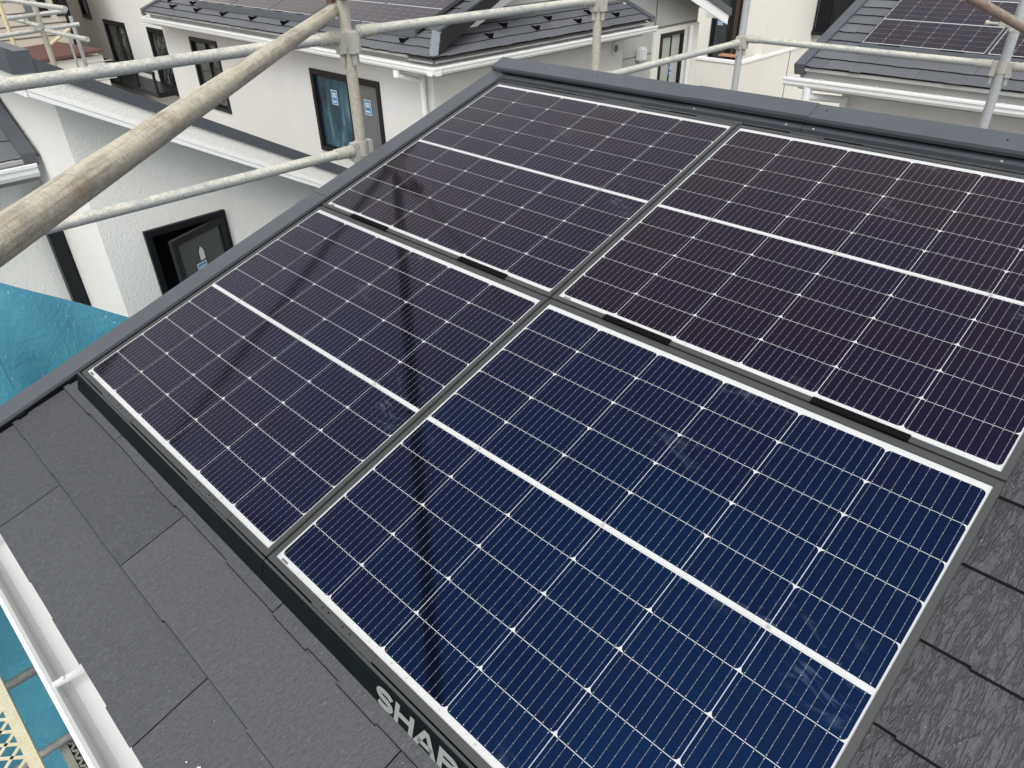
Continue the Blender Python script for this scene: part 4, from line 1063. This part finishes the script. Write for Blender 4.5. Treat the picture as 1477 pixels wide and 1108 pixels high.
# ================================================================== taller white house, back left
n3h = empty('house', (-16.5, 8.5, GZ), 'tall white house at back left with narrow black windows and a small black balcony', 'house', 'neighbouring houses')
Y3 = 6.5
c0, c1 = onY(149, 29, Y3), onY(179, 33, Y3); d0, d1 = onY(212, 40, Y3), onY(240, 44, Y3); f0, f1 = onY(115, 5, Y3), onY(133, 28, Y3)
XA, XB = onY(100, 20, Y3).x, -12.6
wm = MB()
wall(wm, (XA, Y3, GZ), X_, Z_, XB-XA, 9.0, [(c0.x-XA, c1.x-XA, c1.z-1.5-GZ, c1.z-GZ), (d0.x-XA, d1.x-XA, -2.15-GZ, d1.z-GZ), (f0.x-XA, f1.x-XA, f1.z-GZ, f1.z+1.1-GZ)], 'stucco_warm', .1, Y_)
wm.face([(XA, Y3, GZ), (XA, Y3, GZ+9), (XA, Y3+6, GZ+9), (XA, Y3+6, GZ)], 'stucco_warm'); wm.face([(XB, Y3, GZ), (XB, Y3, GZ+9), (XB, Y3+6, GZ+9), (XB, Y3+6, GZ)], 'stucco_warm')
part(wm, 'wall', 'stucco_warm', n3h)
window(n3h, (c0.x, Y3, c1.z-1.5), X_, -Y_, c1.x-c0.x, 1.5, [(0, .5, 'pane_reflection'), (.5, 1, 'pane_reflection')], .09)
window(n3h, (d0.x, Y3, -2.15), X_, -Y_, d1.x-d0.x, d1.z+2.15, [(0, 1, 'pane_reflection')], .09)
window(n3h, (f0.x, Y3, f1.z), X_, -Y_, f1.x-f0.x, 1.1, [(0, 1, 'pane_dark')], .08)
bb = MB(); g0, g1 = onY(160, 114, Y3-.6), onY(250, 141, Y3-.6)
zb = (g0.z+g1.z)/2
bb.box(c0.x-.3, d1.x+.2, Y3-.6, Y3-.001, zb-.1, zb); bb.box(c0.x-.3, d1.x+.2, Y3-.6, Y3-.55, zb+.36, zb+.42)
for i in range(5): x = c0.x-.28+(d1.x-c0.x+.4)*i/4; bb.box(x, x+.05, Y3-.598, Y3-.552, zb, zb+.36)
part(bb, 'balcony', 'frame_black', n3h)
# beige sided house with the red porch roof, far left
n7h = empty('house', (-19.0, 3.0, GZ), 'beige sided house at the far left with a red-brown porch roof', 'house', 'neighbouring houses')
X7 = -17.0
wm = MB(); e_ = onX(98, 10, X7).y
v0, v1 = onX(32, 5, X7), onX(50, 28, X7); v2, v3 = onX(53, 5, X7), onX(72, 24, X7); v4, v5 = onX(76, 5, X7), onX(93, 24, X7)
Y7 = -6.0
wall(wm, (X7, Y7, GZ), Y_, Z_, e_-Y7, 8.5, [(v2.y-Y7, v3.y-Y7, v3.z-GZ, v3.z+.8-GZ), (v4.y-Y7, v5.y-Y7, v3.z-GZ, v3.z+.8-GZ)], 'siding_beige', .1, -X_)
wm.face([(X7, e_, GZ), (X7, e_, GZ+8.5), (X7-6, e_, GZ+8.5), (X7-6, e_, GZ)], 'siding_beige')
part(wm, 'wall', 'siding_beige', n7h)
sdg = MB()
for i in range(30): z_ = GZ+1+i*.235; sdg.box(X7, X7+.01, Y7, e_, z_, z_+.022)
part(sdg, 'siding_joint', 'joint_dark', n7h)
window(n7h, (X7, v2.y, v3.z), Y_, X_, v3.y-v2.y, .8, [(0, 1, 'pane_reflection')], .05); window(n7h, (X7, v4.y, v3.z), Y_, X_, v5.y-v4.y, .8, [(0, 1, 'pane_reflection')], .05)
sh_ = MB(); sh_.box(X7+.01, X7+.08, v0.y, v1.y, v1.z, v1.z+1.0); part(sh_, 'shutter', 'screen_grey', n7h)
dpc = MB(); dpc.box(X7+.012, X7+.09, e_-.12, e_-.02, GZ, 2); part(dpc, 'downpipe', 'frame_black', n7h)
pr = MB(); A_, B_, C_, D_ = onX(30, 69, X7+.02), onX(83, 60, X7+.02), onX(149, 71, -16.0), onX(78, 83, -16.0)
D2 = D_+(D_-C_)*.35; A2 = A_+(A_-B_)*.5
pr.hexa([p-Z_*.06 for p in (A2, D2, C_, B_)]+[A2, D2, C_, B_]); part(pr, 'porch_roof', 'porch_roof_red', n7h)
pw = MB(); pw.box(X7+.02, -16.08, D2.y, C_.y-.03, GZ, min(C_.z, D2.z)-.07); part(pw, 'porch_wall', 'stucco_cream', n7h)
sb_ = MB(); a = onX(140, 85, -16.05)
for i in range(7): sb_.box(-16.08, -16.065, a.y-.25, a.y+.3, a.z-.05-.06*i, a.z-.085-.06*i+.02)
part(sb_, 'louvre', 'blind_pale', n7h)
# ================================================================== far scaffold over the left neighbour
XS = -8.0
def far_pipe(name, a, b, lab, mat='tube_rail', r=TR): return pipe(name, a, b, r, mat, lab, 'far scaffold tubes at upper left', 'scaffold pole' if 'post' in name else 'scaffold rail')
a, b = onX(45, 0, XS), onX(78, 90, XS)
far_pipe('scaffold_post', (XS, 2.375, GZ), (XS, 2.375, 1.3), 'far beige scaffold post before the red-brown porch roof', 'tube_post', .03)
far_pipe('scaffold_rail', onX(-8, 54, XS), onX(58, 43.5, XS), 'far rail left of the far beige post, lower one')
far_pipe('scaffold_rail', onX(62, 43, XS), onX(114, 35, XS), 'far rail right of the far beige post, ending in the air')
far_pipe('scaffold_rail', onX(10, 27, XS), onX(95, 16, XS), 'far rail crossing behind the far beige post, middle height')
far_pipe('scaffold_rail', onY(8, 0, 2.2), onY(94, 12.5, 2.2), 'highest far rail at upper left')
far_pipe('scaffold_rail', onY(8, 24, 2.25), onY(58, 38, 2.25), 'far rail running from the left edge down to the far beige post')
far_pipe('scaffold_rail', onY(64, 44, 2.30), onY(126, 57, 2.30), 'far rail with hooked end above the porch roof')
far_pipe('scaffold_brace', at(73, 64, 9.0), at(101, 41, 9.0), 'far tan diagonal brace over the porch roof', 'plank_tan', .018)
far_pipe('scaffold_post', (at(101, 60, 9.2).x, at(101, 60, 9.2).y, GZ), (at(101, 60, 9.2).x, at(101, 60, 9.2).y, at(100, 42, 9.2).z), 'thin far post in front of the porch roof', 'tube_zinc', .016)
b = at(118, 75, 9.4)
far_pipe('scaffold_post', (b.x, b.y, GZ), (b.x, b.y, at(104, 20, 9.4).z), 'far grey scaffold post at the right of the porch roof', 'tube_zinc', .024)
b = at(8, 30, 8.6)
far_pipe('scaffold_post', (b.x, b.y, GZ), (b.x, b.y, b.z+1.2), 'far scaffold post at the left edge of the picture', 'plank_tan', .024)
